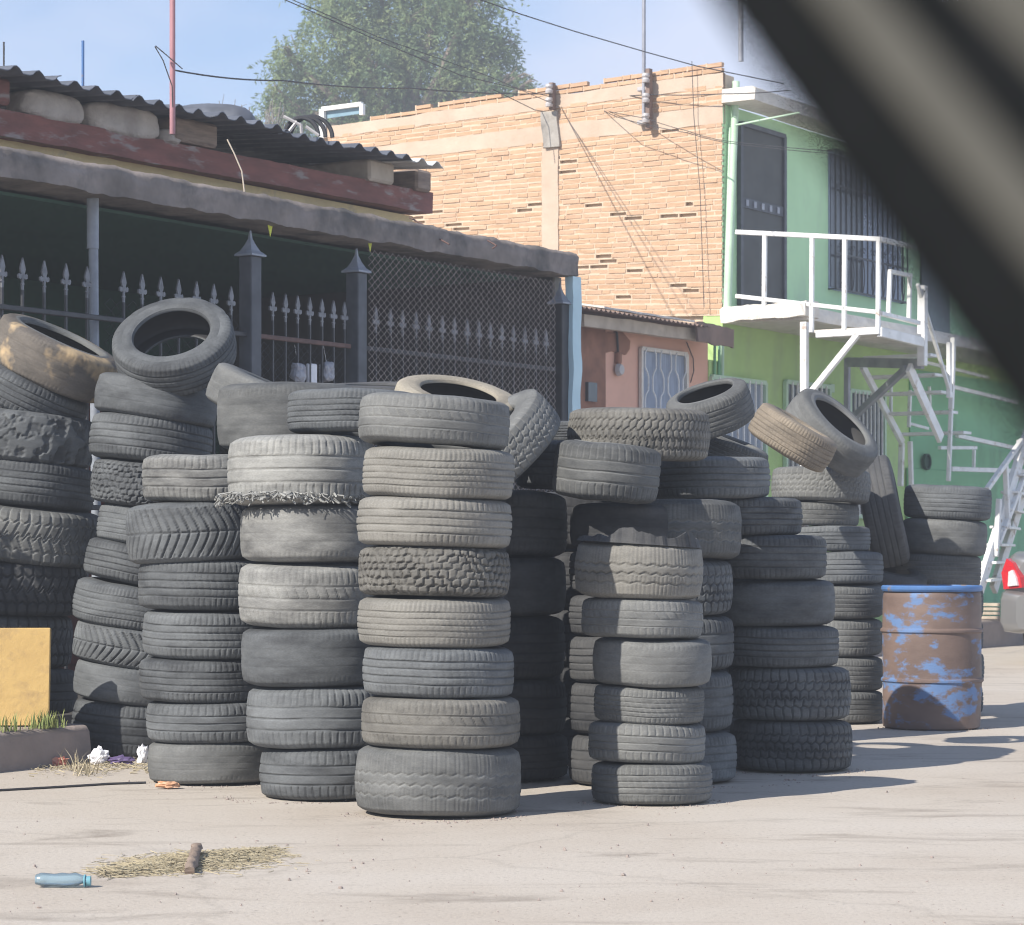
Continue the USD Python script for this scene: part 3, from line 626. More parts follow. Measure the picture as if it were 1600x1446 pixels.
# things hanging on the fence and the canopy
for q, (px, y0, y1, lb) in enumerate([(422, 352, 366, "lime yellow pennant under the canopy above the left gate post"), (578, 377, 394, "lime yellow pennant under the canopy above the right gate post")]):
    c = hs(px, y0, 0.05)
    m = MB().prism(Polygon([(-0.025, 0), (0.025, 0), (0.002, -0.075)]), c, U3, Z3, 0.004)
    single("pennant", m, M["pennant"], lb, "pennant")
c = hs(487, 584, 0.10)
tagx = Thing("paper_bag", "white printed paper bag hanging by a string on the gate", "bag", c + np.array([0, 0, -0.06]))
mm = MB().cbox(c, (0.09, 0.03, 0.13), [U3, N3, Z3], 0.008)
part(tagx, "bag", mm, M["paper"])
part(tagx, "string", MB().tube([c + Z3 * 0.05, c + N3 * 0.03 + Z3 * 0.15], 0.002, 4), M["paper"])
for px, lb in ((466, "clear crumpled plastic bag hanging left of the white paper bag"), (511, "clear crumpled plastic bag hanging right of the white paper bag")):
    c = hs(px, 582, 0.10)
    t_ = Thing("plastic_bag", lb, "bag", c)
    part(t_, "bag", MB().add(*rock(c, (0.10, 0.06, 0.11), [U3, N3, Z3], int(px), 3, 0.9)), M["bag"])
    part(t_, "string", MB().tube([c + Z3 * 0.04, c + N3 * 0.03 + Z3 * 0.18], 0.002, 4), M["paper"])

# ------------------------------------------------------------------ salmon house between
PB = GREEN0 - U3 * 0.0
def pk(px, py, s=0.0):
    return gs(px, py, s)
tp0 = float(np.dot(gs(700, 500) - GREEN0, U3)); tp1 = float(np.dot(gs(1106, 500) - GREEN0, U3)); tpk = float(np.dot(gs(944, 500) - GREEN0, U3))
def gp(t, s, z):
    return GREEN0 + U3 * t - N3 * s + Z3 * z
pinkh = Thing("salmon_house", "small salmon pink house with low tin eave between porch house and green building", "house", gp((tpk + tp1) / 2, 0, 0))
zpe = gs(1030, 512)[2]
part(pinkh, "front_wall", MB().box(gp((tpk + tp1) / 2, -0.1, zpe / 2), (tp1 - tpk, 0.2, zpe), [U3, N3, Z3]), M["pink"])
m = MB(); m.sweep([(0, 0), (0, zpe), (0.2, zpe), (0.2, 0)], gp(tp0, 0.02, 0), gp(tpk - 0.002, 0.02, 0), N3, Z3, 30, 0.02, 31, True, 3)
part(pinkh, "bare_wall", m, M["adobe"], 40)
# bare plaster patch with a ragged edge at the top left
pts = [(915, 518), (958, 520), (966, 512), (975, 524), (983, 533), (982, 546), (976, 555), (968, 553), (955, 549), (944, 552), (915, 552)]
o = gp(0, 0.012, 0)
poly = Polygon([(np.dot(gs(x, y) - GREEN0, U3), gs(x, y)[2]) for x, y in pts])
part(pinkh, "bare_plaster_patch", MB().prism(poly, gp(0, 0.008, 0), U3, Z3, 0.012), M["adobe"])
# window with a grille
wx0, wx1 = 998, 1069
ta, tb = float(np.dot(gs(wx0, 550) - GREEN0, U3)), float(np.dot(gs(wx1, 550) - GREEN0, U3))
wzt = gs(1030, 549)[2]; wzb = wzt - 1.15
win = part(pinkh, "window", MB().box(gp((ta + tb) / 2, 0.006, (wzt + wzb) / 2), (tb - ta, 0.012, wzt - wzb), [U3, N3, Z3]), M["curtain"])
fr = MB()
for a_, b_ in (((ta, wzt), (tb, wzt)), ((ta, wzb), (tb, wzb)), ((ta, wzb), (ta, wzt)), ((tb, wzb), (tb, wzt))):
    fr.beam(gp(a_[0], 0.03, a_[1]), gp(b_[0], 0.03, b_[1]), 0.035, 0.04)
part(pinkh, "frame", fr, M["white_concrete"], under=win)
gr = MB()
nb = 5
for k in range(nb + 1):
    t = ta + (tb - ta) * (k + 0.5) / (nb + 1)
    zz = np.linspace(wzt, wzb, 25)
    dx = 0.035 * np.sign(np.sin((wzt - zz) / 0.46 * 2 * np.pi)) * np.minimum(1, 2.2 * np.abs(np.sin((wzt - zz) / 0.46 * 2 * np.pi))) * (1 if k % 2 else -1)
    gr.tube([gp(t + d_, 0.05, z_) for d_, z_ in zip(dx, zz)], 0.009, 5)
part(pinkh, "grille", gr, M["white_paint"], under=win)
# corrugated eave, wooden plate
zev = gs(1030, 497, 0.4)[2]
te0, te1 = float(np.dot(gs(880, 480, .4) - GREEN0, U3)), float(np.dot(gs(1146, 515, .4) - GREEN0, U3))
for k in range(4):
    a_ = te0 + (te1 - te0) * k / 4; b_ = te0 + (te1 - te0) * (k + 1) / 4 + 0.02
    part(pinkh, "roof_sheet", MB().add(*sheet(a_, b_, -0.4, 2.4, zev - 0.02, zev + 0.20 + 0.004 * (k % 2), 0.09, 0.016, 0.005, 0, lambda t, s, z: gp(t, -s, z), 6)), M["tin_rust"], 30)
m = MB(); m.sweep([(0, 0), (0, 0.12), (0.07, 0.12), (0.07, 0)], gp(te0 + 0.6, 0.27, zev - 0.17), gp(te1 - 0.15, 0.27, zev - 0.15), N3, Z3, 24, 0.012, 41)
part(pinkh, "eave_plate", m, M["wood_pale"], 40)
m = MB(); m.sweep([(0, 0), (0, 0.2), (0.03, 0.2), (0.03, 0)], gp(te1 - 0.75, 0.38, zev - 0.17), gp(te1, 0.41, zev - 0.2), N3, Z3, 14, 0.03, 43, True, 8)
part(pinkh, "bent_sheet_edge", m, M["tin_rust"], 40)
m = MB(); q = gs(966, 578, 0.03); m.lathe([(0.001, 0.05), (0.05, 0.045), (0.062, 0.02), (0.066, 0)], q, 16, [U3, Z3, -N3])
mt = Thing("electric_meter", "round white electric meter with its conduit on the salmon wall", "meter", q)
part(mt, "dial", m, M["porcelain"], 40)
part(mt, "meter_socket", MB().cbox(q + Z3 * 0.12, (0.07, 0.06, 0.12), [U3, N3, Z3], 0.015), M["adobe"])
part(mt, "conduit", MB().tube([q + Z3 * 0.17, q + Z3 * 0.35 - U3 * 0.02, q + Z3 * 0.55 - U3 * 0.1], 0.012, 6), M["cable"], 40)
q = gs(923, 613, 0.03)
part(pinkh, "vent", MB().box(q, (0.17, 0.05, 0.19), [U3, N3, Z3]), M["dark_glass"])
part(pinkh, "wire", MB().tube([gs(1073, 535, 0.02), gs(1083, 560, 0.02), gs(1084, 580, 0.02), gs(1079, 598, 0.02)], 0.006, 5), M["cable"])
# pale ledge on the brick wall behind the tin roof
single("wall_ledge", MB().add(*sheet(te0 + 1.5, te1 - 0.05, 0.02, 0.5, zev + 0.09, zev + 0.17, 0.5, 0.004, 0.02, 0, lambda t, s, z: gp(t, -s - 0.02, z), 4)), M["white_concrete"], "white rendered ledge above the tin eave at the foot of the brick wall", "ledge")

# ------------------------------------------------------------------ green building
green = Thing("green_building", "two storey mint green building with brick side wall, balcony and barred windows", "building", GREEN0)
ZF = 3.62                                            # balcony floor
ZRF = gs(1160, 172)[2]
# front: upper and lower wall with openings left as recessed pieces
LEN = 14.0
part(green, "lower_wall", MB().box(gp(LEN / 2, -0.12, ZF / 2 + 0.04), (LEN, 0.24, ZF + 0.08), [U3, N3, Z3]), M["green_low"])
part(green, "corner_wall", MB().box(gp(tp1 / 2, -0.115, ZF / 2 - 0.2), (-tp1, 0.25, ZF - 0.5), [U3, N3, Z3]), M["green_low"])
part(green, "upper_wall", MB().box(gp(LEN / 2 - 0.0, -0.12, (ZF + 0.08 + ZRF) / 2), (LEN, 0.24, ZRF - ZF - 0.084), [U3, N3, Z3]), M["green"])
td = float(np.dot(gs(1420, 700) - GREEN0, U3))
part(green, "stair_wall_panel", MB().box(gp(td + 5.5, 0.006, ZF / 2 - 0.1), (11.0, 0.03, ZF - 0.25), [U3, N3, Z3]), M["green_deep"])
# roof slab
m = MB(); m.sweep([(-0.42, 0), (-0.43, 0.13), (-0.39, 0.15), (-0.02, 0.15), (-0.02, 0)], gp(-0.05, 0, ZRF), gp(LEN, 0, ZRF), N3, Z3, 50, 0.01, 51, True, 3)
part(green, "roof_slab", m, M["white_concrete"], 40)
# door with fly screen
def opening(px0, px1, s=0.0):
    return float(np.dot(gs(px0, 400, s) - GREEN0, U3)), float(np.dot(gs(px1, 400, s) - GREEN0, U3))
ta, tb = opening(1153, 1221)
dzt = gs(1187, 204)[2]
dr = part(green, "door", MB().box(gp((ta + tb) / 2, 0.012, (ZF + dzt) / 2), (tb - ta, 0.024, dzt - ZF), [U3, N3, Z3]), M["screen"])
fr = MB()
for t_ in (ta, tb):
    fr.beam(gp(t_, 0.03, ZF), gp(t_, 0.03, dzt), 0.05, 0.06)
fr.beam(gp(ta, 0.032, dzt), gp(tb, 0.032, dzt), 0.06, 0.05)
part(green, "door_frame", fr, M["iron_grey"], under=dr)
zm = gs(1187, 324)[2]
part(green, "door_rail", MB().box(gp((ta + tb) / 2, 0.03, zm), (tb - ta - 0.05, 0.02, 0.11), [U3, N3, Z3]), M["iron_grey"], under=dr)
for k in range(5):
    part(green, "ornament", MB().box(gp(ta + (tb - ta) * (k + 0.7) / 5.6, 0.046, zm), (0.06, 0.012, 0.07), [U3, N3, Z3]), M["steel"], under=dr)
# big upper window with wrought grille
ta, tb = opening(1294, 1407)
zt_, zb_ = gs(1294, 235)[2], gs(1294, 452)[2]
wn = part(green, "window", MB().box(gp((ta + tb) / 2, 0.004, (zt_ + zb_) / 2), (tb - ta, 0.02, zt_ - zb_), [U3, N3, Z3]), M["curtain"])
part(green, "dark_pane", MB().box(gp(ta + (tb - ta) * 0.22, 0.018, (zt_ + zb_) / 2), ((tb - ta) * 0.42, 0.012, zt_ - zb_ - 0.06), [U3, N3, Z3]), M["dark_glass"], under=wn)
gr = MB()
nbar = 15
for k in range(nbar):
    t_ = ta + (tb - ta) * k / (nbar - 1)
    gr.tube([gp(t_, 0.10, zb_), gp(t_, 0.10, zt_)], 0.010, 5)
for z_ in (zb_, zb_ + 0.42, zt_ - 0.42, zt_):
    gr.beam(gp(ta, 0.10, z_), gp(tb, 0.10, z_), 0.022, 0.022)
for k in range(7):
    t_ = ta + (tb - ta) * (k + 0.5) / 7
    for z0_, sg in ((zb_ + 0.47, 1), (zt_ - 0.36, 1), (zt_ - 0.06, -1)):
        th = np.linspace(0, 1.75 * math.pi, 14)
        for sx in (-1, 1):
            gr.tube([gp(t_ + sx * 0.035 + sx * 0.03 * math.cos(a_), 0.105, z0_ + 0.05 + sg * 0.03 * math.sin(a_)) for a_ in th], 0.006, 4, False)
    zz = np.linspace(zb_ + 0.02, zb_ + 0.40, 12)
    for sx in (-1, 1):
        gr.tube([gp(t_ + sx * 0.05 * math.sin((z_ - zb_) / 0.42 * math.pi), 0.105, z_) for z_ in zz], 0.006, 4, False)
for t_ in (ta, tb):
    for z_ in (zb_, zt_):
        gr.beam(gp(t_, 0, z_), gp(t_, 0.1, z_), 0.015, 0.015)
part(green, "grille", gr, M["iron"], under=wn)
# second door further along the balcony, with a trellis
ta, tb = opening(1438, 1482)
d2 = part(green, "door", MB().box(gp((ta + tb) / 2, 0.012, ZF + 1.03), (tb - ta, 0.024, 2.06), [U3, N3, Z3]), M["dark_glass"])
tl = MB()
for k in range(6):
    tl.box(gp(ta - 0.25 + k * 0.06, 0.03, ZF + 0.12), (0.02, 0.02, 0.24), [U3, N3, Z3])
for k in range(3):
    tl.box(gp(ta - 0.1, 0.034, ZF + 0.04 + k * 0.08), (0.34, 0.02, 0.02), [U3, N3, Z3])
part(green, "trellis", tl, M["iron_grey"])
# ground floor windows with white bars
for px0, px1, yt in ((1108, 1192, 594), (1224, 1292, 601), (1324, 1378, 614)):
    ta, tb = opening(px0, px1)
    zt_ = gs((px0 + px1) / 2, yt)[2]; zb_ = zt_ - 1.5
    wn = part(green, "window", MB().box(gp((ta + tb) / 2, 0.004, (zt_ + zb_) / 2), (tb - ta, 0.02, zt_ - zb_), [U3, N3, Z3]), M["curtain" if px0 < 1200 else "dark_glass"])
    fr = MB()
    for t_ in (ta, tb):
        fr.beam(gp(t_, 0.03, zb_), gp(t_, 0.03, zt_), 0.045, 0.05)
    fr.beam(gp(ta, 0.03, zt_), gp(tb, 0.03, zt_), 0.045, 0.05); fr.beam(gp(ta, 0.03, zb_), gp(tb, 0.03, zb_), 0.045, 0.05)
    part(green, "frame", fr, M["green_pipe"], under=wn)
    for k in range(1, 9):
        t_ = ta + (tb - ta) * k / 9
        part(green, "bar", MB().box(gp(t_, 0.055, (zt_ + zb_) / 2), (0.018, 0.018, zt_ - zb_), [U3, N3, Z3]), M["white_paint"], under=wn)
q = gs(1300, 607, 0.02)
part(green, "number_plaque", MB().cbox(q, (0.11, 0.02, 0.1), [U3, N3, Z3], 0.004), M["green_pipe"])
# lower plain door with a round vent
ta, tb = opening(1414, 1490)
part(green, "lower_door", MB().cbox(gp((ta + tb) / 2, 0.03, 1.1), (tb - ta, 0.03, 2.1), [U3, N3, Z3], 0.01), M["green_deep"])
q = gs(1446, 722, 0.05)
part(green, "round_vent", MB().lathe([(0.001, 0.01), (0.085, 0.01), (0.085, 0.04), (0.105, 0.04), (0.105, 0)], q, 20, [U3, Z3, -N3]), M["porch_green"], 40)
# corner: drain pipe and bundle of smaller pipes
a_, b_ = gs(1150, 128, 0.07), gs(1136, 492, 0.07)
part(green, "drain_pipe", MB().tube([a_, a_ * 0.5 + b_ * 0.5, [b_[0], b_[1], ZF]], 0.042, 12), M["green_pipe"], 40)
part(green, "drain_pipe", MB().tube([gs(1141, 200, 0.04), gs(1132, 492, 0.04)], 0.016, 8), M["green_pipe"], 40)
for px in (1116, 1123, 1128):
    part(green, "conduit", MB().tube([gs(px + 1, 530, 0.03), gs(px, 640, 0.03), gs(px, 760, 0.03)], 0.016 + 0.004 * (px == 1128), 8), M["green_pipe" if px == 1128 else "green_deep"], 40)
# balcony slab with its rough white end, balcony lies out towards the street
bl = part(green, "balcony_slab", MB().sweep([(0.0, 0.0), (-1.02, -0.012), (-1.03, 0.06), (-1.0, 0.13), (0.0, 0.13)], gp(0.0, 0.002, ZF - 0.02), gp(LEN, 0.002, ZF - 0.05), N3, Z3, 70, 0.008, 61, True, 4), M["white_concrete"], 40)
m = MB(); m.sweep([(0, 0), (0, 0.13), (0.05, 0.165), (0.28, 0.17), (0.32, 0.14), (0.32, 0)], gp(-0.10, 0.03, ZF - 0.02), gp(-0.10, 1.06, ZF - 0.0), U3, Z3, 30, 0.03, 63, True, 7)
part(green, "rough_mortar_end", m, M["white_concrete"], 50, under=bl)

# the brick side wall: bricks one by one, mortar recessed
SB = 0.0
NROW = 46
yR0, yR1, yL0, yL1 = 96.0, 492.0, 186.0, 496.0
wallq = Thing("brick_wall", "tall unplastered brick side wall with concrete bands and a concrete column", "wall", brick_pt(820, 500))
zR = lambda f: brick_pt(1129, yR0 + (yR1 - yR0) * f)[2]
zL = lambda f: brick_pt(505, yL0 + (yL1 - yL0) * f)[2]
Ltot = float(np.dot(brick_pt(505, 300) - GREEN0, N3))
def bz(a, f):                                        # a metres from the corner, f fraction down
    q = a / Ltot
    return zR(f) * (1 - q) + zL(f) * q
def bp(a, z, out=0.0):
    return GREEN0 + N3 * a + Z3 * z - U3 * out
rng = np.random.default_rng(21)
bricks, mort = [], MB()
a_col0 = float(np.dot(brick_pt(873, 300) - GREEN0, N3)); a_col1 = float(np.dot(brick_pt(849, 300) - GREEN0, N3))
holes = [(1083, 318), (1062, 339), (945, 405), (1070, 450), (830, 325), (812, 332), (720, 355), (640, 345), (690, 333), (876, 252), (893, 271), (935, 319), (968, 335), (985, 343), (950, 407), (912, 418), (932, 419), (973, 466), (996, 420), (1045, 205), (1058, 204)]
hole_az = [(float(np.dot(brick_pt(x, y) - GREEN0, N3)), brick_pt(x, y)[2]) for x, y in holes]
for r_ in range(NROW):
    f0, f1 = r_ / NROW, (r_ + 1) / NROW
    fm = (f0 + f1) / 2
    band = (0.045 < fm < 0.095) or (0.175 < fm < 0.24)
    if band:
        continue
    a = -0.01 - (0.12 if r_ % 2 else 0.0) - rng.uniform(0, 0.04)
    a0g = a
    mort_segments = []
    while a < Ltot:
        L = rng.uniform(0.215, 0.25) if rng.random() > 0.1 else rng.uniform(0.10, 0.16)
        a1 = min(a + L, Ltot)
        lo, hi = max(a, 0.0), a1
        if hi - lo > 0.03:
            if fm > 0.1 and hi > a_col0 and lo < a_col1:     # cut bricks where the column stands
                if lo < a_col0 - 0.03:
                    hi = a_col0 + 0.005
                elif hi > a_col1 + 0.03:
                    lo = a_col1 - 0.005
            am = (lo + hi) / 2
            skip = (a_col0 + 0.01 < hi and lo < a_col1 - 0.01 and fm > 0.1)
            zc = bz(am, fm)
            hole = any(lo - 0.01 < ha < hi + 0.01 and abs(zc - hz) < 0.036 for ha, hz in hole_az)
            top_gap = (r_ < 2 and am > 4.5 and rng.random() < 0.75) or (r_ == 0 and am > 1.5 and rng.random() < 0.35)
            if not skip and not hole and not top_gap:
                joint = 0.0055
                jt = lambda s_: rng.uniform(-s_, s_)
                out = 0.011 + jt(0.005)
                z00 = bz(lo, f1) + 0.0075 + jt(.0022); z10 = bz(hi, f1) + 0.0075 + jt(.0022)
                z01 = bz(lo, f0) - 0.0075 + jt(.0022); z11 = bz(hi, f0) - 0.0075 + jt(.0022)
                l2, h2 = lo + joint + jt(.003), hi - joint + jt(.003)
                c8 = np.array([bp(l2, z00, out), bp(h2, z10, out), bp(h2, z10, -0.05), bp(l2, z00, -0.05), bp(l2, z01, out), bp(h2, z11, out), bp(h2, z11, -0.05), bp(l2, z01, -0.05)])
                c8[[0, 1, 4, 5]] += -U3 * rng.uniform(-0.004, 0.004, (4, 1))
                bricks.append((lo, r_, c8))
            if not top_gap:
                # upright joint
                mort.hexa(np.array([bp(hi - 0.009, bz(hi, f1), 0.006), bp(hi + 0.009, bz(hi, f1), 0.006), bp(hi + 0.008, bz(hi, f1), -0.04), bp(hi - 0.008, bz(hi, f1), -0.04),
                                    bp(hi - 0.009, bz(hi, f0), 0.006), bp(hi + 0.009, bz(hi, f0), 0.006), bp(hi + 0.008, bz(hi, f0), -0.04), bp(hi - 0.008, bz(hi, f0), -0.04)]))
        a = a1
    # bed joint under this course, in short wandering lengths
    if r_ >= 2:
        for k in range(28):
            q0, q1 = Ltot * k / 28, Ltot * (k + 1) / 28
            w_ = 0.0105 + rng.uniform(-0.002, 0.004)
            z0_, z1_ = bz(q0, f1), bz(q1, f1)
            o_ = rng.uniform(0.003, 0.010)
            mort.hexa(np.array([bp(q0, z0_ - w_, o_), bp(q1, z1_ - w_, o_), bp(q1, z1_ - w_, -0.04), bp(q0, z0_ - w_, -0.04),
                                bp(q0, z0_ + w_, o_), bp(q1, z1_ + w_, o_), bp(q1, z1_ + w_, -0.04), bp(q0, z0_ + w_, -0.04)]))
part(wallq, "mortar_joints", mort, M["mortar"])
m = MB()
m.hexa(np.array([bp(0.02, 0, -0.045), bp(Ltot, 0, -0.045), bp(Ltot, 0, -0.3), bp(0.02, 0, -0.3), bp(0.02, bz(0, 0.045), -0.045), bp(Ltot, bz(Ltot, 0.045), -0.045), bp(Ltot, bz(Ltot, 0.045), -0.3), bp(0.02, bz(0, 0.045), -0.3)]))
part(wallq, "core", m, M["mortar"])
bricks.sort(key=lambda b: b[0])
rest = [MB() for _ in BRICKS]
for k, (_, r_, c8) in enumerate(bricks):
    kk = int(rng.integers(len(BRICKS)))
    if k < 300:
        part(wallq, "brick", MB().hexa(c8), BRICKS[kk])
    else:
        rest[kk].hexa(c8)
for q, mb in enumerate(rest):
    part(wallq, "brickwork", mb, BRICKS[q], kind="stuff")
for f0, f1, ja, mt_ in ((0.045, 0.098, 0.018, "band"), (0.173, 0.243, 0.012, "band")):
    m = MB()
    st = 60
    aa = np.linspace(-0.01, Ltot, st + 1)
    sec = []
    for a in aa:
        z0_, z1_ = bz(a, f1), bz(a, f0)
        sec.append([bp(a, z0_ - 0.005, -0.04), bp(a, z0_ - 0.005, 0.014), bp(a, z1_ + 0.004, 0.014), bp(a, z1_ + 0.004, -0.04)])
    sec = np.array(sec)
    nz = meshkit.fbm(sec.reshape(-1, 3) * 4, 3, 5).reshape(sec.shape[:2]) - 0.5
    sec = sec - U3 * (nz * 2 * ja)[..., None] + Z3 * (nz * 2 * ja)[..., None]
    v = sec.reshape(-1, 3)
    i = np.arange(st)[:, None] * 4 + np.arange(4)[None]; j = np.arange(st)[:, None] * 4 + (np.arange(4)[None] + 1) % 4
    m.add(v, np.stack([i, j, j + 4, i + 4], -1).reshape(-1, 4))
    part(wallq, "concrete_band", m, M[mt_], 40)
ac = (a_col0 + a_col1) / 2
zc1 = brick_pt(860, 232)[2]; zc2 = brick_pt(860, 176)[2]
m = MB(); m.sweep([(-0.11, -0.03), (-0.11, 0.025), (0.11, 0.025), (0.11, -0.03)], bp(ac, 2.5), bp(ac, zc1), N3, -U3, 40, 0.012, 71, True, 5)
part(wallq, "concrete_column", m, M["band"], 40)
m = MB(); m.sweep([(-0.10, -0.03), (-0.10, 0.05), (0.10, 0.07), (0.10, -0.03)], bp(ac - 0.04, zc1), bp(ac - 0.0, zc2), N3, -U3, 14, 0.012, 73, True, 5)
part(wallq, "column_shutter_board", m, M["concrete"], 40)
# white framed notch at the far end of the wall
a0, a1 = brick_pt(504, 205, 0.03), brick_pt(566, 190, 0.03)
nf = Thing("window_frame", "small white window frame at the far top end of the brick wall", "frame", a0)
m = MB()
c4 = [brick_pt(504, 216, 0.05), brick_pt(504, 171, 0.05), brick_pt(566, 163, 0.05), brick_pt(566, 180, 0.05)]
m.beam(c4[0], c4[1], 0.07, 0.05); m.beam(c4[1], c4[2], 0.05, 0.05); m.beam(c4[2], c4[3], 0.05, 0.05)
part(nf, "frame", m, M["white_paint"])
part(nf, "pane", MB().add(np.array([brick_pt(507, 186, 0.02), brick_pt(562, 178, 0.02), brick_pt(562, 168, 0.02), brick_pt(507, 174, 0.02)]), [[0, 1, 2, 3]]), M["pane_blue"])

# ------------------------------------------------------------------ tyres
def tread_depth(kind, c, s, R, W, seed):
    """0..1 groove depth at arc length c (n,1) and face position s (1,m) (|s|<1 face, beyond it the shoulder)"""
    a = np.abs(s)
    d = np.zeros(np.broadcast(c, s).shape)
    def groove(s0, w, wob=0.0, per=0.05):
        x = s - s0 + wob * (2 * np.abs(((c / per) % 1) - 0.5) - 0.5)
        return np.clip(1.6 - np.abs(x) / w * 1.6, 0, 1)
    def lat(per, duty, slant=0.0, off=0.0, s0=0.0):
        x = ((c + slant * (s - s0) + off) / per) % 1
        x = np.minimum(x, 1 - x)
        return np.clip((duty - x) / (duty * 0.5), 0, 1)
    sh = (a > 0.63)
    if kind == "ribs":
        for s0 in (-0.56, -0.19, 0.19, 0.56):
            d = np.maximum(d, groove(s0, 0.045))
        d = np.maximum(d, 0.5 * lat(0.027, 0.13, 0.004) * sh)
        d = np.maximum(d, 0.22 * lat(0.031, 0.12, 0.02) * (a < 0.5))
    elif kind == "ribs5":
        for s0 in (-0.66, -0.36, -0.06, 0.26, 0.58):
            d = np.maximum(d, groove(s0, 0.04))
        d = np.maximum(d, 0.45 * lat(0.021, 0.15, -0.003) * sh)
        d = np.maximum(d, 0.3 * lat(0.026, 0.13, 0.03) * (a < 0.6))
    elif kind == "three":
        for s0 in (-0.45, 0.0, 0.45):
            d = np.maximum(d, 0.8 * groove(s0, 0.05))
        d = np.maximum(d, 0.65 * lat(0.034, 0.11, 0.006) * (a > 0.55))
    elif kind == "touring":
        for s0 in (-0.5, -0.05, 0.42):
            d = np.maximum(d, 0.8 * groove(s0, 0.04))
        d = np.maximum(d, 0.6 * lat(0.045, 0.07, 0.05) * ((s > -0.05) & (s < 0.42)))
        d = np.maximum(d, 0.45 * lat(0.03, 0.12, 0.01) * (a > 0.55))
    elif kind == "bald":
        for s0 in (-0.35, 0.02, 0.40):
            d = np.maximum(d, 0.35 * groove(s0, 0.035))
        d = np.maximum(d, 0.2 * lat(0.024, 0.15) * (a > 0.8))
    elif kind == "ragged":
        for s0, p in ((-0.5, 0.07), (-0.1, 0.05), (0.28, 0.06)):
            d = np.maximum(d, 0.7 * groove(s0, 0.05, 0.10, p))
        d = np.maximum(d, 0.3 * lat(0.019, 0.14) * (a > 0.2))
    elif kind == "chevron":
        x = (c / 0.046 + 1.3 * a ** 1.3) % 1
        d = np.clip((0.14 - np.minimum(x, 1 - x)) / 0.07, 0, 1) * (a < 0.97)
        d = np.maximum(d, groove(0.0, 0.05))
        x2 = (c / 0.023 + 1.3 * a + 0.25) % 1
        d = np.maximum(d, 0.4 * np.clip((0.1 - np.minimum(x2, 1 - x2)) / 0.06, 0, 1) * (a > 0.6))
    elif kind == "blocks":
        for s0, wb in ((-0.56, 0.10), (-0.19, 0.16), (0.19, 0.16), (0.56, 0.10)):
            d = np.maximum(d, groove(s0, 0.05, wb, 0.046))
        for q, (lo, hi) in enumerate(((-1.2, -0.56), (-0.56, -0.19), (-0.19, 0.19), (0.19, 0.56), (0.56, 1.2))):
            m_ = (s >= lo) & (s < hi)
            d = np.maximum(d, lat(0.046, 0.085, 0.012 * (-1) ** q, 0.023 * (q % 2)) * m_)
    elif kind == "offroad":
        for s0, wb in ((-0.62, 0.16), (0.0, 0.30), (0.62, 0.16)):
            d = np.maximum(d, groove(s0, 0.06, wb, 0.058))
        for q, (lo, hi) in enumerate(((-1.2, -0.62), (-0.62, 0.0), (0.0, 0.62), (0.62, 1.2))):
            m_ = (s >= lo) & (s < hi)
            d = np.maximum(d, lat(0.058, 0.12, (0.055 if q == 1 else -0.055 if q == 2 else 0.0), 0.029 * (q % 2)) * m_)
    elif kind == "lugs":
        for s0, wb in ((-0.66, 0.14), (-0.22, 0.2), (0.22, 0.2), (0.66, 0.14)):
            d = np.maximum(d, groove(s0, 0.042, wb, 0.034))
        for q, (lo, hi) in enumerate(((-1.2, -0.66), (-0.66, -0.22), (-0.22, 0.22), (0.22, 0.66), (0.66, 1.2))):
            m_ = (s >= lo) & (s < hi)
            d = np.maximum(d, lat(0.034, 0.11, 0.02 * (-1) ** q, 0.017 * (q % 2)) * m_)
    elif kind == "cells":
        w1 = meshkit.fbm(np.stack(np.broadcast_arrays(c / 0.06, s * 2.2, np.full(d.shape, 3.3)), -1), 2, seed) - 0.5
        w2 = meshkit.fbm(np.stack(np.broadcast_arrays(c / 0.06, s * 2.2, np.full(d.shape, 9.3)), -1), 2, seed) - 0.5
        x = c / 0.038 + 0.9 * w1; y = s * W * 0.41 / 0.030 + 0.9 * w2
        row = np.floor(y); fx = (x + 0.5 * (row % 2)) % 1; fy = y - row
        wob = 0.10 * np.sin(x * 5.1 + row * 2.3)
        d = np.maximum(np.clip((0.11 - np.minimum(fx + wob * 0, 1 - fx)) / 0.06, 0, 1), np.clip((0.13 - np.minimum(fy + wob, 1 - fy - wob)) / 0.07, 0, 1))
    elif kind == "lumpy":
        q = np.stack(np.broadcast_arrays(c / 0.045, s * 2.4, np.full(d.shape, seed * 1.7)), -1)
        n = meshkit.fbm(q, 3, seed)
        d = np.clip((0.52 - n) / 0.12, 0, 1)
    return d


NT_FRONT = 230


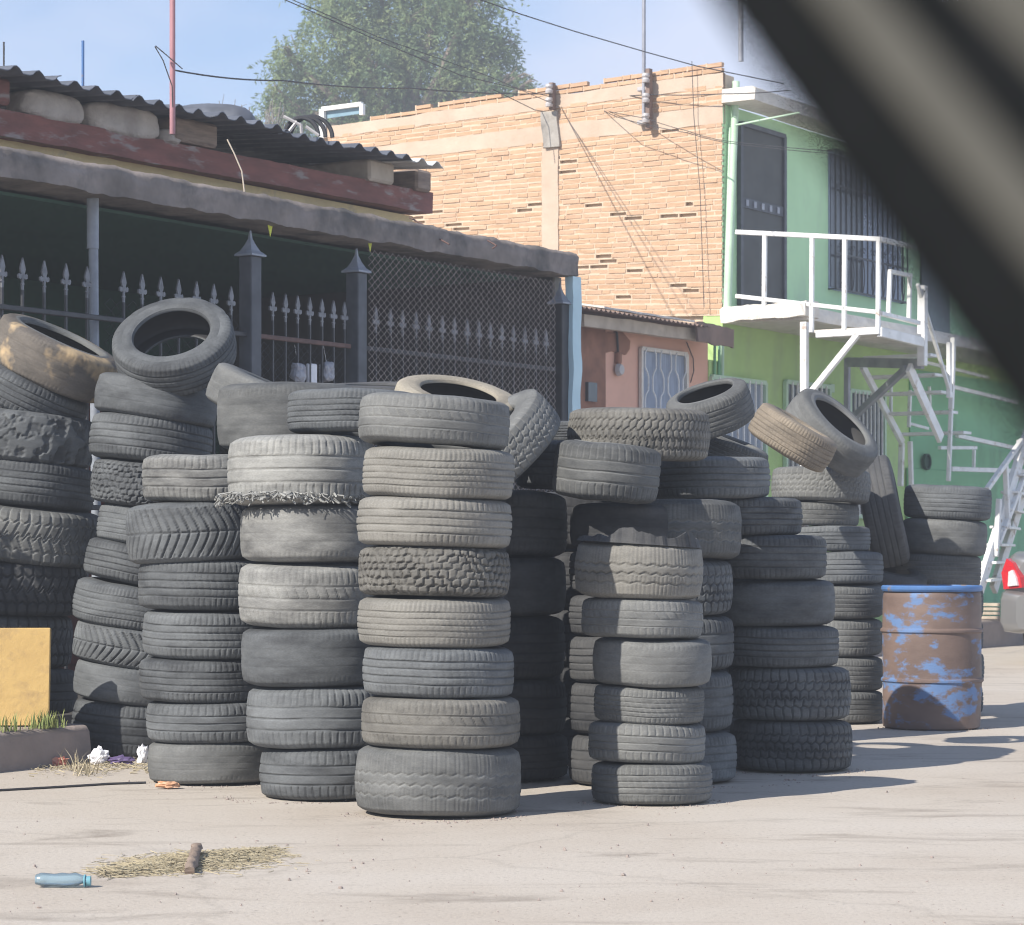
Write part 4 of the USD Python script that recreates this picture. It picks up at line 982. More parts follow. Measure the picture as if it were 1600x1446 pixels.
def tyre_meshes(R, W, rim, kind, seed, detail=1.0, torn=0.0, depth=None):
    rng = np.random.default_rng(seed)
    nf, nbk = int(NT_FRONT * detail), 26
    th = np.concatenate([np.linspace(-197, 17, nf, endpoint=False), np.linspace(17, 163, nbk, endpoint=False)]) * np.pi / 180
    n = len(th)
    sh = R - rim
    def rows(m):
        base = list(np.linspace(-1.0, 1.0, m))
        if kind in ("ribs", "ribs5", "three", "touring", "bald"):
            for s0 in {"ribs": (-0.56, -0.19, 0.19, 0.56), "ribs5": (-0.66, -0.36, -0.06, 0.26, 0.58), "three": (-0.45, 0, 0.45), "touring": (-0.5, -0.05, 0.42), "bald": (-0.35, 0.02, 0.40)}[kind]:
                base = [b for b in base if abs(b - s0) > 0.075] + [s0 - 0.05, s0 - 0.028, s0 + 0.028, s0 + 0.05]
        return np.array(sorted(base))
    sf = rows(25 if detail >= 1 else 15) if kind not in ("blocks", "lugs", "offroad", "cells", "lumpy", "chevron", "ragged") else np.linspace(-1, 1, 45 if detail >= 1 else 25)
    tw = 0.405 * W
    crown = 0.03 * W + 0.003
    # tread face, then rounded shoulders on both sides
    shx = np.array([1.0, 1.06, 1.115, 1.16, 1.19])
    a_sh = np.array([tw + 0.02 * W, tw + 0.045 * W, tw + 0.066 * W, tw + 0.08 * W, tw + 0.087 * W])
    r_sh = R - crown - np.array([0.006, 0.013, 0.023, 0.036, 0.052]) * (W / 0.2)
    s_all = np.concatenate([-shx[::-1] - 0.02, sf, shx + 0.02])
    a_all = np.concatenate([-a_sh[::-1], sf * tw, a_sh])
    r_all = np.concatenate([r_sh[::-1], R - crown * np.abs(sf) ** 2.6, r_sh])
    c = th[:, None] * R
    d = tread_depth(kind, c, s_all[None], R, W, seed) * np.clip((1.19 - np.abs(s_all)) / 0.08, 0, 1)[None]
    wear = meshkit.fbm(np.stack([np.cos(th) * 1.3 + seed, np.sin(th) * 1.3, th * 0], -1), 2, seed)
    wear2 = meshkit.fbm(np.stack(np.broadcast_arrays(np.cos(th)[:, None] * 3 + seed, np.sin(th)[:, None] * 3, s_all[None] * 1.4), -1), 3, seed + 5)
    d = d * np.clip(0.55 + 1.6 * (wear2 - 0.25), 0.35, 1.15)
    dep = depth if depth else {"blocks": 0.008, "offroad": 0.011, "cells": 0.010, "lumpy": 0.013, "chevron": 0.009, "ragged": 0.008}.get(kind, 0.0078)
    oval = 1 + 0.010 * np.cos(2 * (th - rng.uniform(0, 3.14))) + 0.012 * (wear - 0.5)
    low = 0.008 * (wear2 - 0.5)
    r = r_all[None] * oval[:, None] - dep * d + low
    warp = 0.010 * (meshkit.fbm(np.stack([np.cos(th) * 1.1 + seed * 3, np.sin(th) * 1.1, th * 0 + 4.0], -1), 2, seed + 9) - 0.5)
    if torn:
        edge = meshkit.fbm(np.stack([np.cos(th) * 9, np.sin(th) * 9, th * 0 + seed], -1), 3, seed)
    def grid(a, rr):
        v = np.stack([rr * np.cos(th)[:, None], rr * np.sin(th)[:, None], np.broadcast_to(a + warp[:, None], rr.shape)], -1)
        m = rr.shape[1]
        idx = np.arange(n)[:, None] * m + np.arange(m - 1)[None]
        jdx = ((np.arange(n) + 1) % n)[:, None] * m + np.arange(m - 1)[None]
        f = np.stack([idx, jdx, jdx + 1, idx + 1], -1).reshape(-1, 4)
        f = np.vstack([f[:, [0, 1, 2]], f[:, [0, 2, 3]]])
        return v.reshape(-1, 3), f
    out = {"tread": (*grid(a_all[None] + 0 * r, r), d.ravel())}
    pa = np.array([0.487 + 0.005, 0.499, 0.5, 0.493, 0.47, 0.455, 0.45, 0.425, 0.39, 0.385]) * W
    q = np.array([0, 0.18, 0.4, 0.62, 0.8, 0.86, 0.88, 0.95, 1.0, 1.0])
    r0 = r_sh[-1]
    pr = r0 + (rim - r0) * q
    pr[-1] = rim + 0.004
    pa[3] += 0.0015; pa[5] += 0.003; pa[6] += 0.0035
    bl = np.linspace(1, 0, len(q))[None]
    for sg in (1, -1):
        rr = pr[None] * (1 + (oval[:, None] - 1) * bl)
        rr[:, 0] = r[:, -1 if sg > 0 else 0]
        a = sg * pa[None] + 0 * rr
        a[:, 0] = a_all[-1 if sg > 0 else 0]
        v, f = grid(a, rr)
        out["sidewall" if sg > 0 else "sidewall_b"] = (v, f if sg > 0 else f[:, ::-1])
    ia = np.array([0.385, 0.36, 0.40, 0.44, 0.43, 0.38, 0.2, 0.0]) * W
    ir = np.array([rim + 0.004, rim + 0.012, rim + sh * 0.35, rim + sh * 0.6, R - crown - 0.035, R - crown - 0.02, R - 0.018, R - 0.017])
    ia = np.concatenate([ia, -ia[-2::-1]]); ir = np.concatenate([ir, ir[-2::-1]])
    out["inner_lining"] = grid(ia[None] + np.zeros((n, 1)), ir[None] * oval[:, None])
    return out


ORD = ["bottom", "second", "third", "fourth", "fifth", "sixth", "seventh", "eighth", "ninth", "tenth"]
LOOK = {"ribs": "four grooved", "ribs5": "fine ribbed", "three": "three grooved", "touring": "road patterned", "bald": "bald", "ragged": "ragged edged",
        "chevron": "arrow patterned", "blocks": "block treaded", "offroad": "deep lugged", "lugs": "knobbly", "cells": "cell treaded", "lumpy": "lumpy chewed"}
TONE = {"black": "black", "slate": "slate grey", "grey": "grey", "pale": "pale dusty", "dusty": "beige dusty", "brown": "brown", "cream": "cream", "scorched": "tan scorched"}
_seed = [100]


def tyre(center, axis, R, W, kind, mat, label, rim=None, detail=1.0, group=None, torn=0.0, sidemat=None, depth=None):
    _seed[0] += 1
    rim = rim if rim else R * 0.60
    ez = unit(axis)
    view = np.array([0, 1.0, 0])
    ey = view - ez * np.dot(view, ez)
    if np.linalg.norm(ey) < 0.2:
        ey = np.array([0, 0, 1.0]) - ez * ez[2]
    ey = unit(ey); ex = np.cross(ey, ez)
    ms = tyre_meshes(R, W, rim, kind, _seed[0], detail, torn, depth)
    t = Thing("tyre", label, "tyre", center, group, (ex, ey, ez))
    sm = M[sidemat] if sidemat else M[mat]
    v, f, g_ = ms["tread"]
    part(t, "tread", (v, f), M[mat], True, groove=g_)
    part(t, "sidewall", ms["sidewall"], sm, True)
    part(t, "sidewall", ms["sidewall_b"], sm, True)
    part(t, "inner_lining", ms["inner_lining"], M["liner"], True)
    return t


def stack(where, D, items, detail=1.0, R0=None, group=None, hidden=False):
    """items bottom to top: (left px or None, right px or None, top y, bottom y, roll deg, kind, mat[, R])"""
    sc = F / D
    for k, it in enumerate(items):
        xl, xr, yt, yb, roll, kind, mat = it[:7]
        R = it[7] if len(it) > 7 else R0
        if xl is not None and xr is not None:
            R = (xr - xl) / 2 / sc; xc = (xl + xr) / 2
        elif xl is not None:
            xc = xl + R * sc
        else:
            xc = xr - R * sc
        Df = D - 0.55 * R
        zt, zb = EYE + (HY - yt) * Df / F, EYE + (HY - yb) * Df / F
        if k == 0 and zb < 0.22:
            zb = 0.2 if "board" in where else 0.0
        W = zt - zb
        c = P(xc, HY, D); c[2] = (zt + zb) / 2
        rr = np.random.default_rng(int(D * 100) + k)
        rl = math.radians(roll + rr.uniform(-0.7, 0.7))
        R = R * rr.uniform(0.985, 1.012)
        pitch = math.radians(((k * 37) % 7 - 3) * 0.5)
        ax = (math.sin(rl), -math.sin(pitch), math.cos(rl))
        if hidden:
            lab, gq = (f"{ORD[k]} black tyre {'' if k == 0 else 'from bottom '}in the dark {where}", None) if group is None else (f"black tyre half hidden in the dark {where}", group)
        else:
            lab, gq = f"{TONE[mat]} {LOOK[kind]} tyre, {ORD[k]} {'in' if k == 0 else 'from bottom in'} {where}", group
        rr = np.random.default_rng(int(D * 100) + k)
        c[1] += rr.uniform(-0.012, 0.012)
        tyre(c, ax, R, W * 0.995, kind, mat, lab, rim=R - min(max(0.09, W * rr.uniform(0.42, 0.58)), R * 0.45), detail=detail, group=gq)


# E: the tall centre stack
stack("tall centre front stack", 10.65, [
    (555, 815, 1170, 1284, 0, "ragged", "grey"), (566, 812, 1091, 1170, 0.5, "touring", "dusty"), (567, 803, 1011, 1091, 0.5, "ribs", "slate"),
    (560, 797, 934, 1011, 0, "ribs5", "dusty"), (560, 797, 855, 934, 0.5, "cells", "dusty"), (560, 797, 777, 855, 2.0, "ribs", "dusty"),
    (567, 804, 699, 779, 2.5, "ribs5", "dusty"), (561, 795, 619, 697, 4.0, "touring", "grey")])
# D: left of it
stack("stack left of the tall centre stack", 11.4, [
    (404, None, 1170, 1256, 0, "three", "slate", .315), (386, None, 1073, 1170, 0, "three", "slate", .325), (377, None, 981, 1073, 0, "bald", "slate", .325),
    (373, None, 880, 981, 0, "touring", "pale", .325), (376, None, 790, 880, 0, "bald", "pale", .32), (354, None, 680, 790, 0, "three", "pale", .335)])
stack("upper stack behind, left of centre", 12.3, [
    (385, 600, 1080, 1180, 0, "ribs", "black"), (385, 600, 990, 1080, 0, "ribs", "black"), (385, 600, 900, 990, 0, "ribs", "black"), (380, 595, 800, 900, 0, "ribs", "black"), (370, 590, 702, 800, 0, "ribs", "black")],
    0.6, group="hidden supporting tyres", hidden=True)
c = P(450, HY, 12.3); c[2] = P(0, 650, 12.1)[2]
tyre(c, (0.0, -0.03, 1), 110 / F * 12.3, 0.325, "bald", "grey", "wide smooth grey truck tyre lying on top behind the pale torn stack")
c = P(553, HY, 11.45); c[2] = P(0, 643, 11.3)[2]
tyre(c, (0.01, 0, 1), 105 / F * 11.45, 0.193, "ribs5", "slate", "small fine ribbed slate tyre lying on the pale tyre left of the centre stack")
# shredded cords between two pale tyres
c = P(466, HY, 11.4); zc = P(0, 776, 11.2)[2]
rng = np.random.default_rng(5)
m = MB()
for k in range(520):
    a_ = rng.uniform(-math.pi * 1.02, 0.02)
    r0 = 0.315 + rng.uniform(-0.03, 0.015)
    p0 = np.array([c[0] - 0.01 + r0 * math.cos(a_), c[1] + r0 * math.sin(a_), zc + rng.uniform(-0.012, 0.016)])
    out_ = np.array([math.cos(a_), math.sin(a_), 0]); L = rng.uniform(0.01, 0.05)
    tang = np.array([-out_[1], out_[0], 0])
    p1 = p0 + out_ * L * 0.6 + tang * L * rng.uniform(-0.9, 0.9) + Z3 * L * rng.uniform(-0.5, 0.3)
    p2 = p1 + out_ * L * 0.3 + tang * L * rng.uniform(-0.6, 0.6) - Z3 * L * rng.uniform(0, 0.5)
    m.tube([p0, p1, p2], rng.uniform(0.0018, 0.006), 4)
single("torn_rubber_fringe", m, M["pale"], "shredded rubber fringe and cords between two pale tyres left of centre", "torn rubber")
# C
stack("stack third from the left", 12.15, [
    (232, None, 1161, 1231, 0, "bald", "grey", .31), (230, None, 1097, 1161, 0, "three", "slate", .31), (218, None, 1029, 1097, 0.5, "ribs", "slate", .315),
    (223, None, 955, 1029, 0.5, "ribs", "slate", .315), (217, None, 875, 955, 0.5, "ribs", "slate", .315), (200, None, 783, 880, -3.0, "chevron", "slate", .325), (221, None, 709, 783, -0.5, "three", "pale", .31)])
# B: leaning stack
stack("leaning stack second from left", 13.7, [
    (112, None, 1098, 1178, 6, "ribs", "slate", .315), (115, None, 1040, 1100, 8, "bald", "slate", .315), (116, None, 979, 1042, 9, "chevron", "slate", .315), (117, None, 912, 981, 9, "ribs5", "slate", .315),
    (133, None, 853, 914, 10, "ribs", "slate", .31), (154, None, 795, 855, 8, "ribs5", "slate", .305), (143, None, 722, 792, 6, "cells", "slate", .315), (141, None, 652, 724, 7, "ribs", "slate", .325), (150, None, 592, 656, 9, "bald", "slate", .325)])
c = P(273, 543, 13.6)
tyre(c, (-0.10, -0.66, 0.74), 97 / F * 13.6, 0.215, "ribs", "slate", "slate tyre propped up with its open ring facing the street, top of leaning stack", rim=97 / F * 13.6 * 0.62)
c = P(300, 600, 14.0)
tyre(c, (0.2, -0.1, 0.95), .29, 0.16, "ribs", "black", "black tyre seen through the open ring on top of the leaning stack", detail=0.6)
c = P(425, 634, 12.95)
tyre(c, (0.40, -0.05, 0.92), 105 / F * 12.95, 0.21, "bald", "grey", "smooth grey tyre tilted down to the right behind the wide truck tyre")
# A: far left
AD = 14.1
stack("far left stack behind yellow board", AD, [
    (None, 120, 1046, 1120, 1, "three", "black", .38), (None, 112, 960, 1046, 1, "offroad", "black", .38), (None, 135, 878, 962, 2, "offroad", "black", .38), (None, 156, 790, 879, 5.5, "offroad", "grey", .40),
    (None, 150, 720, 792, 5.5, "ribs", "slate", .38), (None, 148, 641, 723, 6, "lumpy", "slate", .385)])
c = P(40, 612, AD)
tyre(c, (0.46, -0.08, 0.88), .355, 0.2, "ribs", "slate", "slate tyre under the tan scorched one at far left")
c = P(84, 560, AD)
tyre(c, (0.42, -0.15, 0.89), 101 / F * AD, 0.265, "bald", "scorched", "tan scorched and torn tyre tilted on top of the far left stack", rim=0.235, sidemat="grey")
# behind the centre stack
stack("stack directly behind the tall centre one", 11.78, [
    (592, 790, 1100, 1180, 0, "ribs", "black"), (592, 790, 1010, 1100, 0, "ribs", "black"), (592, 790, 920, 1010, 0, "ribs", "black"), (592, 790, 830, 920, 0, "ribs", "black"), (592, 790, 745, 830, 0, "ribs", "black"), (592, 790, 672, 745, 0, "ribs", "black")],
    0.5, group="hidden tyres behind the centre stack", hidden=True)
c = P(712, 640, 12.0)
tyre(c, (0.18, -0.30, 0.93), 100 / F * 12.0, 0.19, "bald", "cream", "cream coloured old tyre lying tilted on top behind the centre stack", rim=0.18, sidemat="cream")
c = P(770, 706, 11.85)
tyre(c, (-0.64, -0.25, 0.72), 116 / F * 11.85, 0.215, "blocks", "grey", "grey block treaded tyre leaning at the right of the centre stack top")
c = P(598, 628, 12.6)
tyre(c, (0.0, -0.12, 0.99), .30, 0.17, "ribs", "black", "black tyre of which only the upper rim shows behind the small ribbed one", detail=0.6)
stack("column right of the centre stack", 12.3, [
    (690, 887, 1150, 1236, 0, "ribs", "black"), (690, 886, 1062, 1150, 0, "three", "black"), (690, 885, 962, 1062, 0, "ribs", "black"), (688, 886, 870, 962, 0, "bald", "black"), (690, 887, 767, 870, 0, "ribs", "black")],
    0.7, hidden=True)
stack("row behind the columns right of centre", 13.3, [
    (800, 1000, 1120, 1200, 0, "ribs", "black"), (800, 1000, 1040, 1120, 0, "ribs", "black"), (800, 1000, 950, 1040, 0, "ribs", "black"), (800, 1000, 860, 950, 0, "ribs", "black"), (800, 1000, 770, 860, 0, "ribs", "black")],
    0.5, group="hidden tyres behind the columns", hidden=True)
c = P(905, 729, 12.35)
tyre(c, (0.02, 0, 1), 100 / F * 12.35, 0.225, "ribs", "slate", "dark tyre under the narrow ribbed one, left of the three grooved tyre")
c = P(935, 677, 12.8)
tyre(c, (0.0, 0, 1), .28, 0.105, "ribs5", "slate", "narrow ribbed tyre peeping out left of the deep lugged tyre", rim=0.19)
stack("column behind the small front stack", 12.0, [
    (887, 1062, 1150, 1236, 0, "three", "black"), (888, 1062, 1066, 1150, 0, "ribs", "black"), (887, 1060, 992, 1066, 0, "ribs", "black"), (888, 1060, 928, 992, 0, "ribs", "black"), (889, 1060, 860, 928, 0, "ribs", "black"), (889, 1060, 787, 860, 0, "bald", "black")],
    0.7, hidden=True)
# H: small front stack
stack("small front stack right of centre", 11.15, [
    (925, 1112, 1194, 1263, 0, "ribs", "grey"), (918, 1103, 1131, 1194, 1, "three", "grey"), (928, 1100, 1072, 1131, 1, "ribs5", "grey"), (928, 1110, 998, 1072, 1.5, "bald", "grey"), (908, 1099, 936, 998, 1.5, "touring", "grey")])
c = P(998, 891, 11.15)
tyre(c, (0.035, -0.02, 1), 100 / F * 11.15, 0.245, "ragged", "dusty", "beige torn tyre on top of the small front stack, its black lining showing")
# its torn black flap
m = MB(); rng = np.random.default_rng(8)
zf = P(0, 850, 11.0)[2]; R_ = 100 / F * 11.15
aa = np.linspace(-math.pi * 1.0, 0.15, 70)
ov = []
for a_ in aa:
    q = 0.5 + 0.5 * math.sin((a_ + 2.6) * 1.1)
    hgt = 0.012 + 0.075 * q * meshkit.fbm(np.array([[a_ * 3.2, 1, 2.0]]), 3, 4)[0]
    wob = 0.02 * (meshkit.fbm(np.array([[a_ * 9, 5, 2.0]]), 3, 6)[0] - 0.5)
    dz = -0.035 * (math.cos(a_) + 0.1) * 0.5
    o_ = np.array([math.cos(a_), math.sin(a_), 0])
    ov.append([np.array([c[0], c[1], zf + dz]) + o_ * (R_ * 0.98 + wob), np.array([c[0], c[1], zf + dz + hgt]) + o_ * (R_ * 0.93 + wob), np.array([c[0], c[1], zf + dz + hgt * 0.6]) + o_ * R_ * 0.72, np.array([c[0], c[1], zf + dz - 0.01]) + o_ * R_ * 0.75])
ov = np.array(ov); k_ = 4
i = np.arange(len(aa) - 1)[:, None] * k_ + np.arange(k_)[None]; j = np.arange(len(aa) - 1)[:, None] * k_ + (np.arange(k_)[None] + 1) % k_
m.add(ov.reshape(-1, 3), np.stack([i, j, j + k_, i + k_], -1).reshape(-1, 4))
single("torn_rubber_flap", m, M["black"], "black torn rubber flap lying on the beige torn tyre of the small front stack", "torn rubber")
# I
stack("stack behind right of small front stack", 12.15, [
    (None, 1151, 1146, 1228, 0, "ribs", "slate", .30), (None, 1143, 1049, 1146, 0, "ribs", "slate", .30), (None, 1145, 962, 1049, 0, "three", "slate", .30), (None, 1145, 874, 962, 0, "blocks", "slate", .30), (955, 1160, 781, 874, 0.5, "ragged", "grey")])
# J K L and the loose ones above
c = P(998, 680, 12.1)
tyre(c, (0.02, -0.03, 1), 111 / F * 12.1, 0.245, "lugs", "dusty", "big beige deep lugged tyre lying across the top, right of centre", depth=0.009)
c = P(948, 738, 11.75)
tyre(c, (0.10, -0.04, 1), .245, 0.265, "three", "grey", "grey three grooved tyre under the big deep lugged tyre")
c = P(1108, 749, 12.7)
tyre(c, (-0.02, 0, 1), .305, 0.205, "ribs", "slate", "half shaded slate tyre lying right of and under the deep lugged tyre")
c = P(1110, 640, 13.2)
tyre(c, (-0.30, -0.32, 0.90), 66 / F * 13.2 * 1.03, 0.205, "ribs5", "grey", "grey tyre propped with its ring facing up, in front of the salmon house window", rim=0.145)
c = P(1140, 708, 13.4)
tyre(c, (0.35, -0.15, 0.9), .20, 0.15, "ribs5", "grey", "small grey ribbed tyre wedged between the ring facing up and the brown tyre", rim=0.12)
c = P(1238, 684, 15.4)
tyre(c, (0.50, -0.16, 0.85), .27, 0.215, "ribs5", "brown", "brown dusty tyre tilted to the right beside the grey ring tyre")
c = P(1299, 676, 15.9)
tyre(c, (0.60, -0.40, 0.70), 80 / F * 15.9, 0.215, "bald", "grey", "grey tyre with its open ring facing up right, on top of the right stack", rim=0.205)
# O, Q, R, P
stack("stack under the tilted brown tyre", 14.5, [
    (1068, 1228, 1105, 1170, 0, "ribs", "black"), (1068, 1228, 1040, 1105, 0, "ribs", "black"), (1068, 1228, 975, 1040, 0, "ribs", "black"), (1068, 1228, 910, 975, 0, "ribs", "black"), (1068, 1228, 850, 910, 0, "ribs", "black"), (1068, 1228, 806, 850, 0, "ribs", "black")],
    0.5, group="hidden tyres under the brown tyre", hidden=True)
stack("slim stack left of the blue drum", 16.4, [
    (None, 1380, 1081, 1134, 0, "ribs", "grey", .31), (None, 1380, 1026, 1081, 0, "ribs5", "grey", .31), (None, 1380, 966, 1026, 0, "ribs", "grey", .31), (None, 1380, 913, 966, 0, "ribs5", "grey", .31), (None, 1380, 862, 913, 0, "ribs", "slate", .31),
    (None, 1358, 822, 862, 0, "ribs", "slate", .30), (None, 1342, 785, 822, 1, "touring", "grey", .29), (1206, 1360, 731, 785, 2.5, "blocks", "grey")], 0.85)
c = P(1378, 800, 17.0)
tyre(c, (0.97, -0.16, 0.20), .37, 0.25, "ribs", "black", "black tyre standing on edge in the shade between two right hand stacks", detail=0.6)
c = P(1372, 905, 17.0)
tyre(c, (0.25, -0.30, 0.95), .32, 0.24, "ribs", "black", "black tyre in the shade under the one standing on edge", detail=0.6)
stack("last stack behind the blue drum", 17.2, [
    (1396, 1536, 1070, 1122, 0, "ribs", "slate"), (1396, 1537, 1020, 1070, 0, "ribs", "slate"), (1396, 1536, 970, 1020, 0, "ribs", "slate"), (1398, 1536, 917, 970, 0, "ribs", "slate"),
    (1401, 1532, 866, 918, 2, "ribs5", "grey"), (1408, 1541, 811, 868, 3, "bald", "grey"), (1412, 1549, 758, 812, 2.5, "ribs5", "slate")], 0.85)
stack("shaded stack left of the drum", 12.8, [
    (None, 1331, 1127, 1211, 0, "blocks", "slate", .305), (None, 1327, 1042, 1127, 0, "blocks", "slate", .305), (None, 1310, 978, 1042, 0, "ribs", "slate", .30), (None, 1303, 907, 978, 0, "bald", "slate", .30),
    (None, 1293, 837, 907, 0, "ribs", "slate", .295), (None, 1254, 777, 837, 0, "ribs", "slate", .29)])

# ------------------------------------------------------------------ drum
dc = P(1456, HY, 15.85); dc[2] = 0
RD, HD = 0.305, 0.885
drum = Thing("oil_drum", "rusty brown drum with peeling blue paint and bright blue rim", "drum", dc)
prof = [(0.001, 0.02), (RD - 0.035, 0.02), (RD - 0.03, 0.0), (RD - 0.008, 0.012), (RD - 0.004, 0.05)]
for zr in (0.30, 0.605):
    prof += [(RD - 0.004, zr - 0.022), (RD - 0.003, zr - 0.016), (RD + 0.008, zr - 0.006), (RD + 0.008, zr + 0.006), (RD - 0.003, zr + 0.016), (RD - 0.004, zr + 0.022)]
prof += [(RD - 0.004, HD - 0.08), (RD - 0.007, HD - 0.055), (RD - 0.018, HD - 0.035), (RD - 0.03, HD - 0.03), (RD - 0.03, HD - 0.1), (0.001, HD - 0.1)]
v_, f_ = MB().lathe(prof, dc, 64).out()
nzd = meshkit.fbm((v_ - dc) * 4.0, 3, 3) - 0.5
rr_ = v_ - dc; rr_[:, 2] = 0
v_ = v_ + rr_ * (0.075 * nzd)[:, None]
part(drum, "body", (v_, f_), M["drum"], 30)
part(drum, "rim", MB().lathe([(RD - 0.028, HD - 0.042), (RD - 0.002, HD - 0.038), (RD + 0.006, HD - 0.026), (RD + 0.006, HD - 0.012), (RD - 0.002, HD - 0.002), (RD - 0.02, HD - 0.002), (RD - 0.028, HD - 0.02)], dc, 64), M["drum_blue"], 30)

# ------------------------------------------------------------------ white steel stairs and railing
stairs = Thing("steel_staircase", "white painted open steel staircase with landing and railing on the green building", "staircase", gp(2.0, 1.2, 0))
WP = M["white_paint"]
def ns(px, t=-0.06):
    """metres out from the facade on the line square to it through t, at photo column px"""
    o_ = GREEN0 + U3 * t; a_ = (px - CX) / F
    return (a_ * o_[1] - o_[0]) / (-N3[0] + N3[1] * a_)
def nq(px, py, t=-0.06):
    s_ = ns(px, t); q_ = GREEN0 + U3 * t - N3 * s_
    return np.array([q_[0], q_[1], EYE + (HY - py) / F * q_[1]])
def bar(name, a_, b_, w=0.045, h=None, mat=None, thing=stairs):
    part(thing, name, MB().beam(a_, b_, w, h or w, b=0.005), mat or WP)
rail = Thing("balcony_railing", "white square tube railing along the balcony end and landing", "railing", nq(1268, 505))
bar("top_rail", nq(1150, 363), nq(1377, 374), 0.05, None, None, rail)
bar("mid_rail", nq(1150, 463), nq(1370, 488), 0.045, None, None, rail)
for px, y0, y1 in ((1195, 366, 491), (1269, 369, 520), (1320, 371, 522), (1373, 374, 520)):
    bar("post", nq(px, y0), nq(px - 1, y1), 0.045, None, None, rail)
se = ns(1373)
bar("top_rail", nq(1375, 374), gs(1500, 400, se), 0.05, None, None, rail)
bar("mid_rail", nq(1372, 489), gs(1436, 505, se), 0.045, None, None, rail)
bar("post", gs(1391, 424, 1.2), gs(1388, 492, 1.2), 0.045, None, None, rail)
bar("top_rail", gs(1390, 424, 1.2), gs(1424, 431, 1.2), 0.045, None, None, rail)
bar("post", gs(1422, 430, 1.2), gs(1420, 500, 1.2), 0.045, None, None, rail)
bar("landing_beam", nq(1276, 524), nq(1375, 518), 0.06)
bar("landing_beam", nq(1374, 519), gs(1440, 535, se), 0.06, 0.10)
m = MB(); z_ = nq(1330, 519)[2] + 0.01
c4 = [nq(1272, 520), nq(1374, 520), gs(1440, 530, se), gs(1440, 530, 1.06)]
lo_ = [np.array([q_[0], q_[1], z_]) for q_ in c4]
m.hexa(np.array(lo_ + [q_ + Z3 * 0.03 for q_ in lo_]))
part(stairs, "landing_plate", m, M["white_concrete"])
# supports
a_ = nq(1257, 524, -0.02)
bar("support_post", [a_[0], a_[1], 0.0], [a_[0], a_[1], a_[2] + 0.14], 0.075)
bar("brace", nq(1341, 522), nq(1260, 622), 0.06)
st_ = 1.25
bar("cross_beam", gs(1324, 566, 0.55), gs(1442, 569, 1.75), 0.05, 0.11, M["steel"])
bar("support_post", gs(1324, 560, 0.55), gs(1322, 900, 0.55), 0.06, None, M["steel"])
bar("support_post", gs(1442, 446, 1.75), gs(1441, 572, 1.75), 0.09, None, WP)
bar("brace", gs(1417, 575, 1.55), gs(1334, 652, 0.7), 0.07, None, M["steel"])
bar("stringer", gs(1347, 572, 0.6), gs(1410, 692, 0.6), 0.05, 0.09)
bar("stringer", gs(1420, 574, 1.6), gs(1470, 686, 1.6), 0.05, 0.13)
for xl, xr, y in ((1355, 1452, 557), (1362, 1465, 588), (1372, 1490, 616), (1386, 1490, 646), (1408, 1488, 677)):
    a_, b_ = gs(xl, y, 0.55), gs(xr, y - 2, 1.5)
    b_[2] = a_[2] = (a_[2] + b_[2]) / 2
    b_ = a_ + (-N3) * 0.85 * (np.linalg.norm((b_ - a_)[:2]) / 0.95 if False else 1.0)
    part(stairs, "tread", MB().beam(a_, b_, 0.24, 0.035, b=0.004), WP)
for x0, y0, x1, y1, s_, w_ in ((1434, 444, 1487, 622, 1.75, 0.04), (1483, 535, 1483, 622, 1.75, 0.05), (1490, 528, 1486, 640, 1.5, 0.055), (1486, 640, 1482, 752, 1.5, 0.045),
                               (1392, 665, 1392, 590, 0.45, 0.035), (1422, 690, 1424, 760, 0.9, 0.05), (1409, 692, 1407, 760, 0.6, 0.06), (1452, 604, 1454, 660, 0.3, 0.035), (1422, 610, 1420, 668, 0.3, 0.04),
                               (1420, 662, 1450, 670, 0.3, 0.035), (1522, 703, 1521, 735, 0.5, 0.04)):
    bar("handrail_piece", gs(x0, y0, s_), gs(x1, y1, s_), w_)
for x0, y0, x1, y1, s_, w_ in ((1485, 604, 1590, 629, 0.35, 0.05), (1495, 681, 1640, 712, 0.35, 0.055), (1440, 565, 1545, 590, 0.35, 0.04), (1468, 700, 1525, 700, 0.4, 0.045), (1485, 733, 1640, 738, 0.5, 0.06)):
    bar("wall_rail", gs(x0, y0, s_), gs(x1, y1, s_), w_)
# lower flight, coming down towards the left
lower = []
for s_, dx in ((2.2, 0), (1.5, 22)):
    a_, b_ = gs(1606 + dx, 676, s_), gs(1530 + dx, 922, s_)
    bar("stringer", a_, b_, 0.06, 0.15)
    lower.append((a_, b_))
for k in range(9):
    q_ = (k + 0.5) / 9
    a_ = lower[0][0] * (1 - q_) + lower[0][1] * q_; b_ = lower[1][0] * (1 - q_) + lower[1][1] * q_
    b_[2] = a_[2]
    part(stairs, "tread", MB().beam(a_, b_, 0.2, 0.03, b=0.004), WP)
for x0, y0, x1, y1 in ((1597, 688, 1542, 765), (1571, 726, 1575, 825), (1561, 780, 1556, 870), (1592, 770, 1588, 800), (1600, 745, 1560, 850)):
    bar("handrail_piece", gs(x0, y0, 2.25), gs(x1, y1, 2.25), 0.055)
# tin lean-to shade and planks stacked by the far kerb
pl = Thing("plank_pile", "short pile of pale planks lying on the kerb behind the drum", "planks", gs(1552, 975, 1.7))
for k in range(4):
    q_ = gs(1552, 962 + k * 8, 1.75)
    part(pl, "plank", MB().cbox([q_[0] + 0.15, q_[1], 0.33 + (3 - k) * 0.05], (0.9, 0.22, 0.035), [unit(-N3 + U3 * 0.1 * k), unit(U3 + N3 * 0.1 * k), Z3], 0.004), M["wood_pale"])

